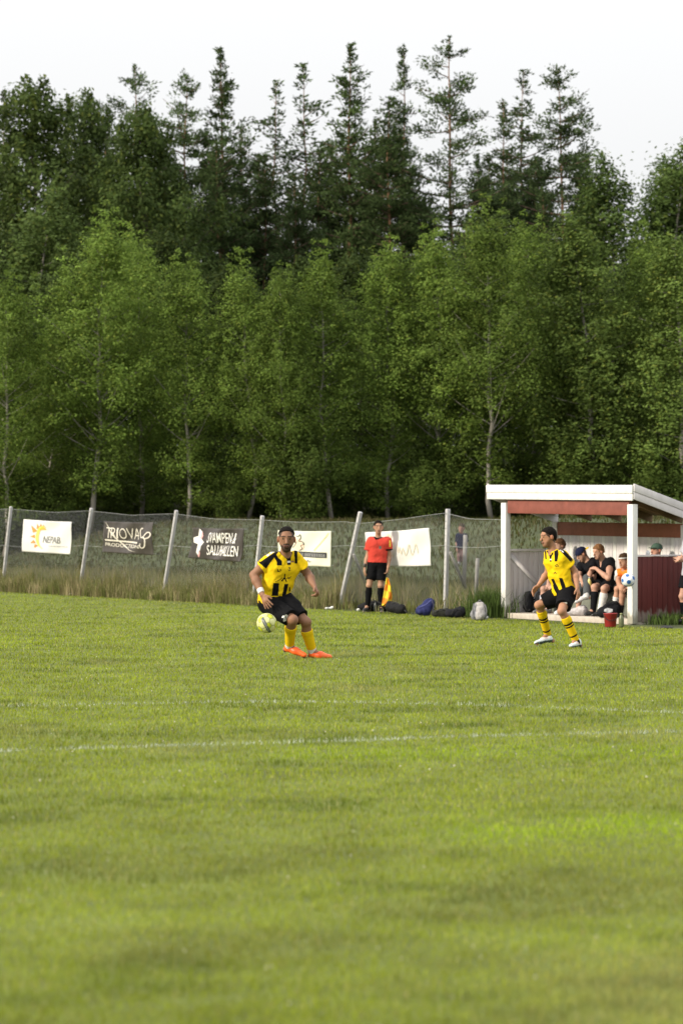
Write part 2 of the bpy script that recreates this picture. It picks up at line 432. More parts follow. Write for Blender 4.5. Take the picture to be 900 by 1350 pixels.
tag(link('meadow_grass', np_mesh('meadow_grass', np.vstack(Vm), [np.vstack(Fm4), np.vstack(Fm3)], np.vstack(cmn)), m_grass), 'tall dry meadow grass along and behind the wire fence', kind='stuff')

# ------------------------------------------------------------------ trees
m_leaf = mat('broad_leaf', attr=True, rough=0.7, transl=0.38, objcol=True, spec=0.10)
m_needle = mat('conifer_needle', attr=True, rough=0.75, transl=0.25, objcol=True, spec=0.06)
m_pale = mat('aspen_bark', (0.34, 0.315, 0.275), 0.85, noise=0.35, nscale=3.0, color2=(0.22, 0.20, 0.17), stretch=(1, 1, .5), bump=.4, bscale=14)
m_dark = mat('dark_bark', (0.07, 0.058, 0.045), 0.9, noise=0.4, nscale=4, stretch=(1, 1, .3), bump=.6, bscale=12)
m_pine = mat('pine_bark', attr=True, rough=0.9, noise=0.35, nscale=5, stretch=(1, 1, .4), bump=.5, bscale=12)

def quads(c, axis, up, ls, ws, col):
    """kite shaped leaves"""
    a = axis * ls[:, None]; sd = np.cross(axis, up); sd /= np.linalg.norm(sd, axis=1, keepdims=True) + 1e-9; b = sd * ws[:, None]
    n = len(c); V = np.stack([c - a, c + b - a * .1, c + a, c - b - a * .1], 1).reshape(-1, 3)
    return V, np.arange(4 * n).reshape(n, 4), np.repeat(col, 4, 0)

def broadleaf(seed, H, R, zb, nlimb, per, leaf, spiky=1.0, droop=0.0, col=(0.088, 0.128, 0.028), trunk_r=0.085, lean=0.0, sig=0.30):
    r = np.random.default_rng(seed)
    mbt = MB(); zs = np.linspace(0, H * .97, 12); wob = np.cumsum(r.normal(0, .07, (12, 2)), 0)
    tr = np.stack([wob[:, 0] + lean * zs, wob[:, 1], zs], 1); tr[0, :2] = 0
    mbt.tube(tr, trunk_r * (1 - zs / H * .92), 8)
    trunk_at = lambda z: np.array([np.interp(z, zs, tr[:, 0]), np.interp(z, zs, tr[:, 1]), z])
    C, G, N = [], [], []
    for i in range(nlimb):
        t = (i + r.random()) / nlimb; z = H * (zb + (0.985 - zb) * t)
        env = R * (np.sin(np.pi * (t * .86 + .10)) ** 0.75) * (1 - 0.36 * t ** 1.6) * r.uniform(.55, 1.15)
        if t < .30:
            env *= r.uniform(.4, 1.0)
            if r.random() < .30: continue
        az = i * 2.39996 + r.normal(0, .4); d = np.array([math.cos(az), math.sin(az), 0])
        rise = env * r.uniform(.35, 1.0) * (1 - droop)
        p0 = trunk_at(max(z - rise * .6, .3)); p1 = trunk_at(min(z, H)) + d * env + np.array([0, 0, rise * .4])
        mid = (p0 + p1) / 2 + np.array([0, 0, -env * .08]); tt = np.linspace(0, 1, 5)[:, None]
        L = p0 * (1 - tt) ** 2 + 2 * mid * tt * (1 - tt) + p1 * tt ** 2
        mbt.tube(L, np.linspace(.016, .005, 5) * (.5 + env / R), 5, False)
        for k in range(int(3 + env * 3.2)):
            f = r.uniform(.25, 1.0) ** .7; pt = p0 * (1 - f) ** 2 + 2 * mid * f * (1 - f) + p1 * f * f
            pt = pt + r.normal(0, .16 + .12 * env, 3) * [1, 1, .7]; 
            C.append(pt); G.append(sig * r.uniform(.6, 1.25)); N.append(int(per * r.uniform(.6, 1.3)))
            if droop > 0 and f > .5:
                for q in range(3): C.append(pt - np.array([r.normal(0, .06), r.normal(0, .06), .28 * (q + 1)])); G.append(.15); N.append(int(per * .35))
        if spiky and t > .35 and r.random() < .75:
            for q in range(4): C.append(p1 + np.array([r.normal(0, .05), r.normal(0, .05), .22 * (q + .5) * spiky])); G.append(.18 - .030 * q); N.append(int(per * (.55 - .10 * q)))
    for q in range(9): C.append(trunk_at(H * .97) + np.array([r.normal(0, .12), r.normal(0, .12), -.9 + .2 * q])); G.append(.30 - .024 * q); N.append(int(per * (.7 - .05 * q)))
    C, G, N = np.array(C), np.array(G), np.array(N)
    cid = np.repeat(np.arange(len(C)), N); n = len(cid)
    off = r.normal(0, 1, (n, 3)); off /= (1 + .25 * np.linalg.norm(off, axis=1, keepdims=True))
    c = C[cid] + off * G[cid][:, None] * [1.15, 1.15, .95]
    outw = c * [1, 1, 0]; outw /= np.linalg.norm(outw, axis=1, keepdims=True) + .3
    up = off * .75 + outw * .6 + [0, 0, .55] + r.normal(0, .55, (n, 3)); up /= np.linalg.norm(up, axis=1, keepdims=True)
    ax = np.cross(up, r.normal(0, 1, (n, 3))); ax /= np.linalg.norm(ax, axis=1, keepdims=True)
    s = leaf * r.uniform(.65, 1.3, n)
    ccol = np.array(col)[None] * (1 + .22 * r.normal(0, 1, len(C)))[cid].clip(.55, 1.6)[:, None] * r.uniform(.85, 1.18, n)[:, None]
    ccol = mixc(ccol, np.array([.15, .17, .035]), (r.random(n) < .08) * .6)
    V, Q, cc_ = quads(c, ax, up, s * .52, s * .30, ccol)
    return mbt.mesh('trunk', True), np_mesh('crown', V, Q, cc_)

def conifer(seed, H, R, zb, step, per, dense=1.0, col=(0.062, 0.088, 0.036), trunk_r=.16, flat=.5, miss=.2, tap=.95):
    r = np.random.default_rng(seed); mbt = MB(); zs = np.linspace(0, H * .985, 14); wob = np.cumsum(r.normal(0, .05, (14, 2)), 0)
    tr = np.stack([wob[:, 0], wob[:, 1], zs], 1); tr[0, :2] = 0; mbt.tube(tr, trunk_r * (1 - zs / H * .93), 8)
    trunk_at = lambda z: np.array([np.interp(z, zs, tr[:, 0]), np.interp(z, zs, tr[:, 1]), z])
    C, G, N, DD = [], [], [], []; z = H * zb; k = 0
    asym = r.uniform(0, 6.28)
    while z < H * .985:
        t = (z / H - zb) / (1 - zb); nb = r.integers(4, 8) if t < .8 else r.integers(3, 6)
        env0 = R * ((1 - t) ** tap) * min(1, .55 + 1.3 * t) + .06
        for j in range(nb):
            if r.random() < miss: continue
            az = k * 1.3 + j * 6.283 / nb + r.normal(0, .35); env = env0 * r.uniform(.35, 1.25) * (1 + .22 * math.cos(az - asym)); d = np.array([math.cos(az), math.sin(az), 0])
            p0 = trunk_at(z); el = r.normal(.05 + .65 * t * t, .22); tt = np.linspace(0, 1, 4)[:, None]
            L = p0 + d * env * tt + np.array([0, 0, 1.0]) * env * (el * tt + .24 * tt ** 2 - .20 * tt)
            mbt.tube(L, np.linspace(.04, .012, 4) * (.35 + env / R), 4, False)
            m = max(1, int(1 + env * 3.3 * dense))
            for q in range(m):
                f = r.uniform(.25 if env > 1 else .05, 1.04); base = p0 + d * env * f + np.array([0, 0, env * (el * f + .24 * f * f - .20 * f)])
                side = np.cross(d, [0, 0, 1]) * r.normal(0, .22 * env * (1.15 - .6 * f)); gs = r.uniform(.15, .34) * (.40 + .60 * min(1, env / 1.1))
                C.append(base + side + [0, 0, r.normal(.04, .08)]); G.append(gs); N.append(int(per * r.uniform(.5, 1.4) * (gs / .26))); DD.append(d)
        z += step * r.uniform(.55, 1.4) * (1.1 - .45 * t); k += 1
    for q in range(5): C.append(trunk_at(H * .98) + [0, 0, -.5 + .15 * q]); G.append(.12 - .018 * q); N.append(int(per * .35)); DD.append(np.zeros(3))
    C, G, N, DD = np.array(C), np.array(G), np.array(N), np.array(DD)
    cid = np.repeat(np.arange(len(C)), N); n = len(cid)
    off = r.normal(0, 1, (n, 3)); off /= (1 + .3 * np.linalg.norm(off, axis=1, keepdims=True))
    c = C[cid] + off * G[cid][:, None] * [1.2, 1.2, flat]
    ax = off * [1, 1, .5] + DD[cid] * .7 + [0, 0, .55] + r.normal(0, .5, (n, 3)); ax /= np.linalg.norm(ax, axis=1, keepdims=True)
    up = r.normal(0, 1, (n, 3))
    ccol = np.array(col)[None] * (1 + .25 * r.normal(0, 1, len(C)))[cid].clip(.5, 1.7)[:, None] * r.uniform(.7, 1.35, n)[:, None]
    V, Q, cc_ = quads(c, ax, up, .095 * r.uniform(.6, 1.3, n), .034 * r.uniform(.7, 1.4, n), ccol)
    tv = np.vstack(mbt.V); f = np.clip((tv[:, 2] / H - .25) / .35, 0, 1)[:, None] * np.where(np.arange(len(tv)) < 14 * 8 + 2, 1, .35)[:, None]
    tc_ = np.array([.075, .06, .048]) * (1 - f) + np.array([.19, .105, .06]) * f
    return mbt.mesh('trunk', True, tc_), np_mesh('crown', V, Q, cc_)

PROTO = {
 'aspen0': (broadleaf(101, 10, 1.75, .08, 54, 100, .086, 1.5), 10, m_pale),
 'aspen1': (broadleaf(102, 10, 1.95, .09, 56, 104, .086, 1.8, lean=.012), 10, m_pale),
 'aspen2': (broadleaf(103, 10, 1.45, .08, 52, 96, .084, 1.9, lean=-.02), 10, m_pale),
 'birch': (broadleaf(104, 10, 1.7, .10, 46, 66, .095, .5, droop=.55, col=(.076, .114, .030), trunk_r=.10), 10, m_pale),
 'dome': (broadleaf(105, 12, 3.2, .07, 64, 84, .135, .6, col=(.062, .090, .024), trunk_r=.18, sig=.36), 12, m_dark),
 'shrub': (broadleaf(106, 3, 1.5, .03, 30, 62, .10, .6, col=(.090, .130, .026), trunk_r=.03), 3, m_dark),
 'pine0': (conifer(201, 20, 3.4, .38, .50, 34, miss=.36, tap=.70, flat=.65), 20, m_pine),
 'pine1': (conifer(202, 20, 3.0, .26, .48, 32, miss=.34, tap=.85, flat=.65), 20, m_pine),
 'thin': (conifer(203, 18, 2.0, .32, .46, 22, .85, tap=.85, flat=.7, miss=.42, trunk_r=.10), 18, m_pine),
 'pine2': (conifer(205, 20, 3.5, .42, .52, 34, miss=.38, tap=.66, flat=.65), 20, m_pine),
 'spruce2': (conifer(206, 18, 2.9, .12, .48, 30, 1.05, col=(.055, .080, .030), miss=.12, flat=.55, tap=.85), 18, m_pine),
 'spruce': (conifer(204, 18, 3.2, .08, .46, 30, 1.1, col=(.058, .084, .032), miss=.08, flat=.6, tap=.70), 18, m_pine),
}
TOPS = {}
def crown_top(me):
    if me.name not in TOPS:
        c = np.empty(len(me.vertices) * 3, np.float32); me.vertices.foreach_get('co', c); TOPS[me.name] = float(np.sort(c[2::3])[-120])
    return TOPS[me.name]
def tree(kind, name, x, top, D, label, group, wide=1.0, tint=(1, 1, 1), rz=None, cat='tree'):
    (tm, cmesh), H, bark = PROTO[kind]
    X = (x - CX) / FPX * D; z0 = terr(X, D) - 0.08; ztop = EYE + (HZ - top) / (FPX / D)
    k = max((ztop - z0) / crown_top(cmesh), .05)
    t = thing(name, label, cat, (X, D, z0), group, random.uniform(0, 6.28) if rz is None else rz)
    ws = k * wide
    a = link('trunk', tm, bark, t); a.scale = (ws ** .5 * k ** .5, ws ** .5 * k ** .5, k)
    b = link('crown', cmesh, m_needle if kind[:4] in ('pine', 'thin', 'spru') else m_leaf, t); b.scale = (ws, ws, k)
    v = random.uniform(.82, 1.18); b.color = (tint[0] * v, tint[1] * v, tint[2] * v, 1)
    return t

G1 = 'pale green broadleaf trees in the front row of the wood'
front = [
 ('aspen1', 6, 352, 76, 1.0, 'pale green aspen cut off by the left picture edge, in the front row'),
 ('aspen1', 118, 270, 77, 1.15, 'tall broad aspen with pointed crown behind the two leftmost banners'),
 ('aspen2', 62, 392, 79, 1.1, 'short aspen squeezed in left of the tall broad aspen above the sun banner'),
 ('aspen0', 186, 303, 80, 1.0, 'aspen whose top looks over the right shoulder of the tall broad aspen'),
 ('aspen0', 248, 333, 77, 1.05, 'aspen above the third fence post, left of the twin topped pair'),
 ('aspen2', 326, 331, 77, 1.1, 'left one of the twin topped aspens behind the player with the ball'),
 ('aspen0', 372, 348, 76, .95, 'right one of the twin topped aspens behind the player with the ball'),
 ('aspen2', 438, 316, 77, 1.15, 'narrow light green aspen with leaning pale trunk, left of the linesman'),
 ('aspen0', 512, 312, 78, 1.05, 'light green aspen straight above the linesman in red'),
 ('aspen1', 590, 292, 78, 1.1, 'aspen left of the tallest front row tree, above the lone upright fence post'),
 ('aspen1', 648, 262, 77, 1.05, 'tallest broad aspen of the front row, above the left end of the shelter roof'),
 ('aspen0', 700, 282, 80, 1.1, 'aspen joined to the right side of the tallest front row tree'),
 ('birch', 784, 284, 77, 1.2, 'yellowish birch with drooping twigs above the shelter roof'),
 ('aspen2', 858, 296, 79, 1.15, 'grey green tree with thin top, right of the yellowish birch'),
 ('birch', 902, 308, 76, 1.3, 'birch with pale bare trunk cut off by the right picture edge'),
]
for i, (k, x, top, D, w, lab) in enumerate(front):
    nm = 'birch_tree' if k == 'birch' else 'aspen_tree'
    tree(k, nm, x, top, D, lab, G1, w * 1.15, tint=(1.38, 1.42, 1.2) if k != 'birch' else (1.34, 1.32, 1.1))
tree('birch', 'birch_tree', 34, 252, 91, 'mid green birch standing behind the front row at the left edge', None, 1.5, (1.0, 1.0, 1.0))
tree('dome', 'broadleaf_tree', 46, 106, 99, 'huge dark broadleaf tree rising at the upper left corner of the wood', None, 1.05, (1.05, 1.08, 1))
tree('dome', 'broadleaf_tree', 112, 122, 104, 'dark broadleaf tree right of the huge one at upper left', None, .75, (.85, .9, .9))
tree('dome', 'broadleaf_tree', 186, 142, 96, 'dark dome shaped broadleaf tree standing before a pine top', None, .9, (.92, .98, .9))
tree('birch', 'birch_tree', 822, 202, 98, 'birch with round top between the lone tall pine and the right edge', None, 1.25, (.9, .95, .9))
tree('birch', 'birch_tree', 868, 188, 99, 'tallest birch on the skyline near the right edge', None, 1.25, (.95, .98, .9))
tree('birch', 'birch_tree', 902, 206, 101, 'skyline birch cut off by the right picture edge', None, 1.2, (.85, .9, .85))
sky_pines = [
 ('pine1', 8, 122, 108, .8, 'pine top showing behind the huge dark broadleaf tree at far left'),
 ('pine0', 178, 92, 109, 1.0, 'broad pine top rising behind the dark dome shaped tree'),
 ('pine2', 256, 102, 106, .9, 'dense conifer left of the tall pine at upper left'),
 ('spruce2', 296, 66, 105, .9, 'tall slender conifer with a thin tip, the highest in the left half'),
 ('spruce', 322, 168, 112, .6, 'low conifer in the notch right of the tallest left hand pine'),
 ('thin', 366, 112, 107, 1.2, 'thin airy pine, left of a pair over the middle of the wood'),
 ('thin', 398, 90, 106, 1.3, 'thin airy pine, right of a pair over the middle of the wood'),
 ('spruce2', 459, 62, 104, .95, 'dark dense conifer left of the slim pine at top centre'),
 ('pine1', 528, 64, 106, .7, 'slim pine with small bushy tip at top centre'),
 ('spruce', 512, 132, 102, 1.05, 'wide dense spruce in front of the slim pine at top centre'),
 ('pine0', 594, 54, 103, .95, 'tallest pine of all, with dark bare trunk and ragged branches'),
 ('pine1', 660, 136, 106, .9, 'short ragged pine right of the tallest pine'),
 ('thin', 692, 98, 108, 1.3, 'sparse see-through pine next to the orange trunked pine'),
 ('pine2', 736, 87, 103, 1.0, 'lone tall pine with long orange trunk over the right half'),
]
for k, x, top, D, w, lab in sky_pines:
    tree(k, 'spruce_tree' if k[:3] == 'spr' else 'pine_tree', x, top, D, lab, 'conifers on the skyline', w, tint=(1, 1.05, .95))
GB = 'dark trees filling the wood behind the front row'
fill = [('spruce2', 275, 178, 111, .9), ('spruce2', 345, 205, 110, 1.0), ('spruce', 430, 190, 110, 1.0), ('spruce2', 492, 160, 110, .85), ('spruce', 545, 226, 109, .9), ('spruce2', 632, 205, 110, .9), ('spruce2', 672, 200, 110, 1.0), ('spruce', 706, 214, 110, 1.0), ('spruce2', 770, 205, 109, 1.0), ('spruce2', 215, 178, 111, .9), ('pine2', 150, 140, 112, .8), ('spruce', 228, 205, 108, 1.0), ('spruce', 350, 205, 104, 1.0), ('spruce', 290, 190, 103, 1.0), ('spruce', 420, 200, 105, 1.0), ('spruce', 470, 180, 106, .9), ('spruce', 562, 262, 110, .8),
        ('spruce', 640, 205, 106, .95), ('spruce', 700, 212, 107, 1.1), ('spruce', 770, 218, 105, 1.0), ('spruce', 140, 200, 110, .9), ('spruce', 390, 230, 99, 1.0), ('spruce', 720, 250, 100, 1.0), ('spruce', 610, 290, 100, .8),
        ('dome', 20, 300, 93, 1.0), ('dome', 95, 330, 88, 1.0), ('dome', 215, 300, 90, 1.1), ('dome', 300, 350, 88, 1.1), ('dome', 400, 340, 89, 1.1), ('dome', 470, 330, 88, 1.1), ('dome', 550, 350, 87, 1.1),
        ('dome', 630, 330, 90, 1.0), ('dome', 740, 340, 88, 1.1), ('dome', 815, 350, 87, 1.1), ('dome', 885, 330, 90, 1.1), ('spruce', -25, 240, 105, 1.1), ('spruce', 930, 240, 105, 1.2), ('dome', -40, 330, 85, 1.2), ('dome', 950, 330, 85, 1.2), ('dome', -105, 320, 85, 1.2), ('dome', 1015, 325, 85, 1.2), ('spruce', -90, 220, 104, 1.2), ('spruce', 995, 225, 104, 1.2)]
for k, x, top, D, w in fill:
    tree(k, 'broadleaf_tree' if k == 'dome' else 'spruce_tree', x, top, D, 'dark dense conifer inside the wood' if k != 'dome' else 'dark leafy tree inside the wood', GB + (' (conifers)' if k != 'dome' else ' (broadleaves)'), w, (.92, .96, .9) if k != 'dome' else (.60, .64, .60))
thin_trunks = [(205, 560, 79), (296, 520, 80), (540, 520, 81), (415, 470, 79), (165, 500, 81)]
GS = 'green shrubs under the edge of the wood'
for i in range(34):
    x = -105 + i * 33 + random.uniform(-10, 10); D = random.uniform(75.5, 83)
    tree('shrub', 'shrub', x, random.uniform(560, 625), D, 'leafy green shrub filling the foot of the wood', GS, random.uniform(1.0, 1.5), (.82, .86, .82), cat='shrub')

# ------------------------------------------------------------------ wire fence
m_post = mat('weathered_post', (0.40, 0.39, 0.39), 0.75, noise=0.2, nscale=12, stretch=(1, 1, .4), bump=.3)
m_wire = mat('galvanised_wire', (0.26, 0.27, 0.26), 0.45, spec=.5)
posts = [(3, 776, 15, 668), (104, 783, 121, 670), (214, 789, 233, 673), (333, 796, 346, 680), (446, 801, 475, 675), (586.5, 806, 590, 671)]
root = thing('wire_fence', 'sagging chain link fence on leaning pale posts along the touchline', 'fence', on := (SH0 - 12 * U))
root_loc = np.array(root.location)
def fpt(x, y, b=0.0): return P(x, y, on_fence(x, b))
extra = [(-118, 771, -104, 666)]
for i, (bx, by, tx, ty) in enumerate(extra + posts):
    A = fpt(bx, by); A[2] = -0.1; B = fpt(tx, ty); ax = norm(B - A)
    s_ = norm(np.cross(ax, VV)); f_ = np.cross(s_, ax)
    mb = MB(); w = .036
    def ring(p, k=1.0): return [p + s_ * w * k * sx + f_ * w * k * sy for sx, sy in ((-1, -1), (1, -1), (1, 1), (-1, 1))]
    mb.hexa(np.array(ring(A) + ring(B)))
    pb = mb.build('post', m_post, root, bevel=.012); pb.data.transform(Matrix.Translation(-Vector(root_loc)))
    mb = MB(); L = np.linalg.norm(B - A)
    for q in np.arange(.35, L - .05, .13): mb.box(A + ax * q - f_ * 0.0 - s_ * 0.0 + f_ * (-w), (.036, .010, .012), np.stack([s_, f_, ax], 1))
    tb = mb.build('wire_tie', m_wire, pb); tb.data.transform(Matrix.Translation(-Vector(root_loc))); tb['kind'] = 'stuff'
# struts and short stakes
def rod(name, A, B, r, m=m_post, parent=root, n=8):
    mb = MB().tube([A, (np.asarray(A) + B) / 2, B], r, n); mb.V = [np.vstack(mb.V) - root_loc]
    return link(name, mb.mesh(name, True), m, parent)
m_old = mat('grey_wood', (0.23, 0.22, 0.21), .9, noise=.25, nscale=10)
rod('brace', fpt(466, 731), P(481, 768, on_fence(481, .5)), .028, m_old)
rod('brace', fpt(593, 728), P(613, 775, on_fence(613, .5)), .028, m_old)
rod('stake', P(627, 786, on_fence(627, .4)), P(629, 736, on_fence(629, .4)), .034, m_old)
rod('stake', P(611, 778, on_fence(612, .8)), P(613, 705, on_fence(612, .8)), .038, m_old)
# netting: woven diagonals between the sagging top wire and the ground
topx = np.array([-200, -104, -60, 15, 75, 119, 175, 232, 285, 344, 400, 460, 472, 530, 589, 622, 668.0]); topy = np.array([672, 668, 675, 671, 676, 673.5, 679.5, 677.5, 684.5, 685.5, 689, 688, 691, 685, 676.5, 684.5, 685.5])
ta, tz = [], []
for x, y in zip(topx, topy):
    p = fpt(x, y); ta.append((p - SH0) @ U); tz.append(p[2])
ta, tz = np.array(ta), np.array(tz)
bx_a = [((fpt(bx, 780) - SH0) @ U) for bx, *_ in extra + posts] + [0.0]
tx_a = [((fpt(tx, 672) - SH0) @ U) for _, _, tx, _ in extra + posts] + [0.0]
def zig(pts, r):                       # thin three sided wire
    pts = np.asarray(pts); n = len(pts); o = [VV * r, (-VV * .5 + np.array([0, 0, .87])) * r, (-VV * .5 - np.array([0, 0, .87])) * r]
    V = np.concatenate([pts + k for k in o]); Q = []
    for i in range(n - 1):
        for j in range(3): k = (j + 1) % 3; Q.append((j * n + i, j * n + i + 1, k * n + i + 1, k * n + i))
    return V, Q
for i in range(len(bx_a) - 1):
    a0b, a1b, a0t, a1t = bx_a[i], bx_a[i + 1], tx_a[i], tx_a[i + 1]
    nd_ = max(10, int((a1b - a0b) / 0.075)); mb = MB(); zb = 0.12; Ht = 1.8; run = Ht / (a1b - a0b)
    for fam in (1, -1):
        for k in range(-int(run * nd_) - 1, nd_ + int(run * nd_) + 2):
            w = np.linspace(0, 1, 9); sx = k / nd_ + fam * w * run
            okk = (sx >= 0) & (sx <= 1)
            if okk.sum() < 2: continue
            w_, sx = w[okk], sx[okk]
            a = (a0b + (a1b - a0b) * sx) * (1 - w_) + (a0t + (a1t - a0t) * sx) * w_
            z = zb + w_ * (np.interp(a, ta, tz) - zb)
            pts = SH0[None] + a[:, None] * U[None] + (.05 + .004 * fam) * -VV[None] + np.stack([0 * z, 0 * z, z], 1)
            V, Q = zig(pts, .0014); mb.add(V, Q)
    mb.V = [np.vstack(mb.V) - root_loc]
    o = link('wire_netting', mb.mesh('wire_netting'), m_wire, root); o['kind'] = 'stuff'
    aa = np.linspace(a0t, a1t, 9); pts = SH0[None] + aa[:, None] * U[None] - .05 * VV[None]; pts[:, 2] += np.interp(aa, ta, tz) + .004
    mb = MB().tube(pts, .0042, 5); mb.V = [np.vstack(mb.V) - root_loc]; link('top_wire', mb.mesh('top_wire'), m_wire, root)
    w0 = (EYE + (HZ - 719) / (FPX / on_fence(topx[min(2 * i + 1, 16)])))
    aa = np.linspace(a0b * .5 + a0t * .5, a1b * .5 + a1t * .5, 7); pts = SH0[None] + aa[:, None] * U[None] - .06 * VV[None]
    zz = np.linspace(1, -1, 7) ** 2
    pts[:, 2] += np.array([EYE + (HZ - (722 - 3 * q)) / (FPX / (p[1])) for p, q in zip(pts, zz)])
    mb = MB().tube(pts, .0042, 5); mb.V = [np.vstack(mb.V) - root_loc]; link('tension_wire', mb.mesh('tension_wire'), m_wire, root)

# ------------------------------------------------------------------ banners tied to the fence
class Banner:
    def __init__(s, label, corners, m, wave=.012, seed=0, group='advertising banners tied to the wire fence'):
        s.c = [fpt(x, y, -.10) for x, y in corners]                 # TL TR BR BL
        s.seed, s.wave = seed, wave; s.o = (s.c[2] + s.c[3]) / 2
        s.root = thing('banner', label, 'banner', s.o, group)
        n, k = 44, 26; uu, vv = np.meshgrid(np.linspace(0, 1, n), np.linspace(0, 1, k), indexing='ij')
        F = s.map(uu.ravel(), vv.ravel(), 0); B = s.map(uu.ravel(), vv.ravel(), -.006)
        ii = np.arange(n * k).reshape(n, k); q = np.stack([ii[:-1, :-1].ravel(), ii[:-1, 1:].ravel(), ii[1:, 1:].ravel(), ii[1:, :-1].ravel()], 1)
        rim = np.concatenate([ii[:, 0], ii[-1, 1:], ii[::-1, -1][1:], ii[0, ::-1][1:-1]]); r2 = np.roll(rim, -1)
        side = np.stack([rim, r2, r2 + n * k, rim + n * k], 1)
        s.sheet = link('sheet', np_mesh('sheet', np.vstack([F, B]) - s.o, np.vstack([q, q[:, ::-1] + n * k, side]), None, True), m, s.root)
        mb = MB()
        for u_, v_ in ((0.02, .03), (.98, .03), (.02, .97), (.98, .97), (.5, .02)):
            p = s.map(np.array([u_]), np.array([v_]), .004)[0]; mb.tube([p - s.o, p - s.o + VV * .10 + np.array([0, 0, .01])], .005, 6)
        link('tie', mb.mesh('tie'), m_wire, s.root)['kind'] = 'stuff'
    def map(s, u, v, off):                                            # u right, v down
        u = np.asarray(u, float)[:, None]; v = np.asarray(v, float)[:, None]
        p = (s.c[0] * (1 - u) + s.c[1] * u) * (1 - v) + (s.c[3] * (1 - u) + s.c[2] * u) * v
        uv = np.concatenate([u * 1.5, v], 1); w = s.wave
        d = w * snoise(uv, 5.5, s.seed, 1) + w * 1.3 * np.sin(7 * (uv[:, 0] + .9 * uv[:, 1]) + s.seed) * np.exp(-((uv[:, 0] - 1.0) / .5) ** 2)
        sag = .012 * np.sin(np.pi * u[:, 0]) * (1 - v[:, 0])
        return p + (-VV)[None] * (d + off)[:, None] - np.array([0, 0, 1.0])[None] * sag[:, None]
    def text(s, txt, u0, u1, v0, v1, m, bold=0.0, name='lettering', slant=0.0, drop=0.0, off=.014):
        cu = bpy.data.curves.new('lettering', 'FONT'); cu.body = txt; cu.resolution_u = 3; cu.offset = bold; cu.fill_mode = 'FRONT'
        to = bpy.data.objects.new('tmp', cu); COL.objects.link(to); dg = bpy.context.evaluated_depsgraph_get()
        me = bpy.data.meshes.new_from_object(to.evaluated_get(dg)); bpy.data.objects.remove(to); bpy.data.curves.remove(cu)
        bm = bmesh.new(); bm.from_mesh(me); bpy.data.meshes.remove(me)
        xs = [q.co.x for q in bm.verts]; ys = [q.co.y for q in bm.verts]; x0, x1, y0, y1 = min(xs), max(xs), min(ys), max(ys)
        for k in range(1, 14): bmesh.ops.bisect_plane(bm, geom=bm.verts[:] + bm.edges[:] + bm.faces[:], plane_co=(x0 + (x1 - x0) * k / 14, 0, 0), plane_no=(1, 0, 0))
        for k in range(1, 4): bmesh.ops.bisect_plane(bm, geom=bm.verts[:] + bm.edges[:] + bm.faces[:], plane_co=(0, y0 + (y1 - y0) * k / 4, 0), plane_no=(0, 1, 0))
        a = np.array([q.co for q in bm.verts]); fu = (a[:, 0] - x0) / (x1 - x0); fv = 1 - (a[:, 1] - y0) / (y1 - y0)
        w = s.map(u0 + (u1 - u0) * (fu + slant * (1 - fv)), v0 + (v1 - v0) * fv + drop * fu, off) - s.o
        for q, c in zip(bm.verts, w): q.co = c
        me = bpy.data.meshes.new(name); bm.to_mesh(me); bm.free(); return link(name, me, m, s.root)
    def stroke(s, pts, w, m, name='drawn_line', off=.011, taper=False):
        pts = np.asarray(pts, float)
        t = np.linspace(0, 1, 6 * (len(pts) - 1) + 1); i = np.arange(len(pts)) / (len(pts) - 1)
        # Catmull-Rom through the points
        tt = t * (len(pts) - 1); k = np.minimum(tt.astype(int), len(pts) - 2); f = (tt - k)[:, None]
        p0, p1, p2, p3 = pts[np.maximum(k - 1, 0)], pts[k], pts[k + 1], pts[np.minimum(k + 2, len(pts) - 1)]
        c = .5 * (2 * p1 + (p2 - p0) * f + (2 * p0 - 5 * p1 + 4 * p2 - p3) * f ** 2 + (3 * p1 - p0 - 3 * p2 + p3) * f ** 3)
        asp = 1.5; g_ = np.gradient(c * [asp, 1], axis=0); g_ /= np.linalg.norm(g_, axis=1, keepdims=True) + 1e-9; nn = np.stack([-g_[:, 1] / asp, g_[:, 0]], 1)
        ww = w * (np.sin(np.pi * np.clip(t, .08, .92)) if taper else np.ones(len(t)))[:, None]
        A = c - nn * ww / 2; B = c + nn * ww / 2; n = len(c)
        V = np.vstack([s.map(A[:, 0], A[:, 1], off), s.map(B[:, 0], B[:, 1], off)]) - s.o
        Q = np.array([(j, j + 1, n + j + 1, n + j) for j in range(n - 1)]); return link(name, np_mesh(name, V, Q), m, s.root)
    def shape(s, pts, m, name='emblem', off=.009):
        pts = np.asarray(pts, float); c = pts.mean(0); P_ = np.vstack([c, pts]); n = len(pts)
        V = s.map(P_[:, 0], P_[:, 1], off) - s.o; return link(name, np_mesh(name, V, np.array([(0, 1 + j, 1 + (j + 1) % n) for j in range(n)])), m, s.root)

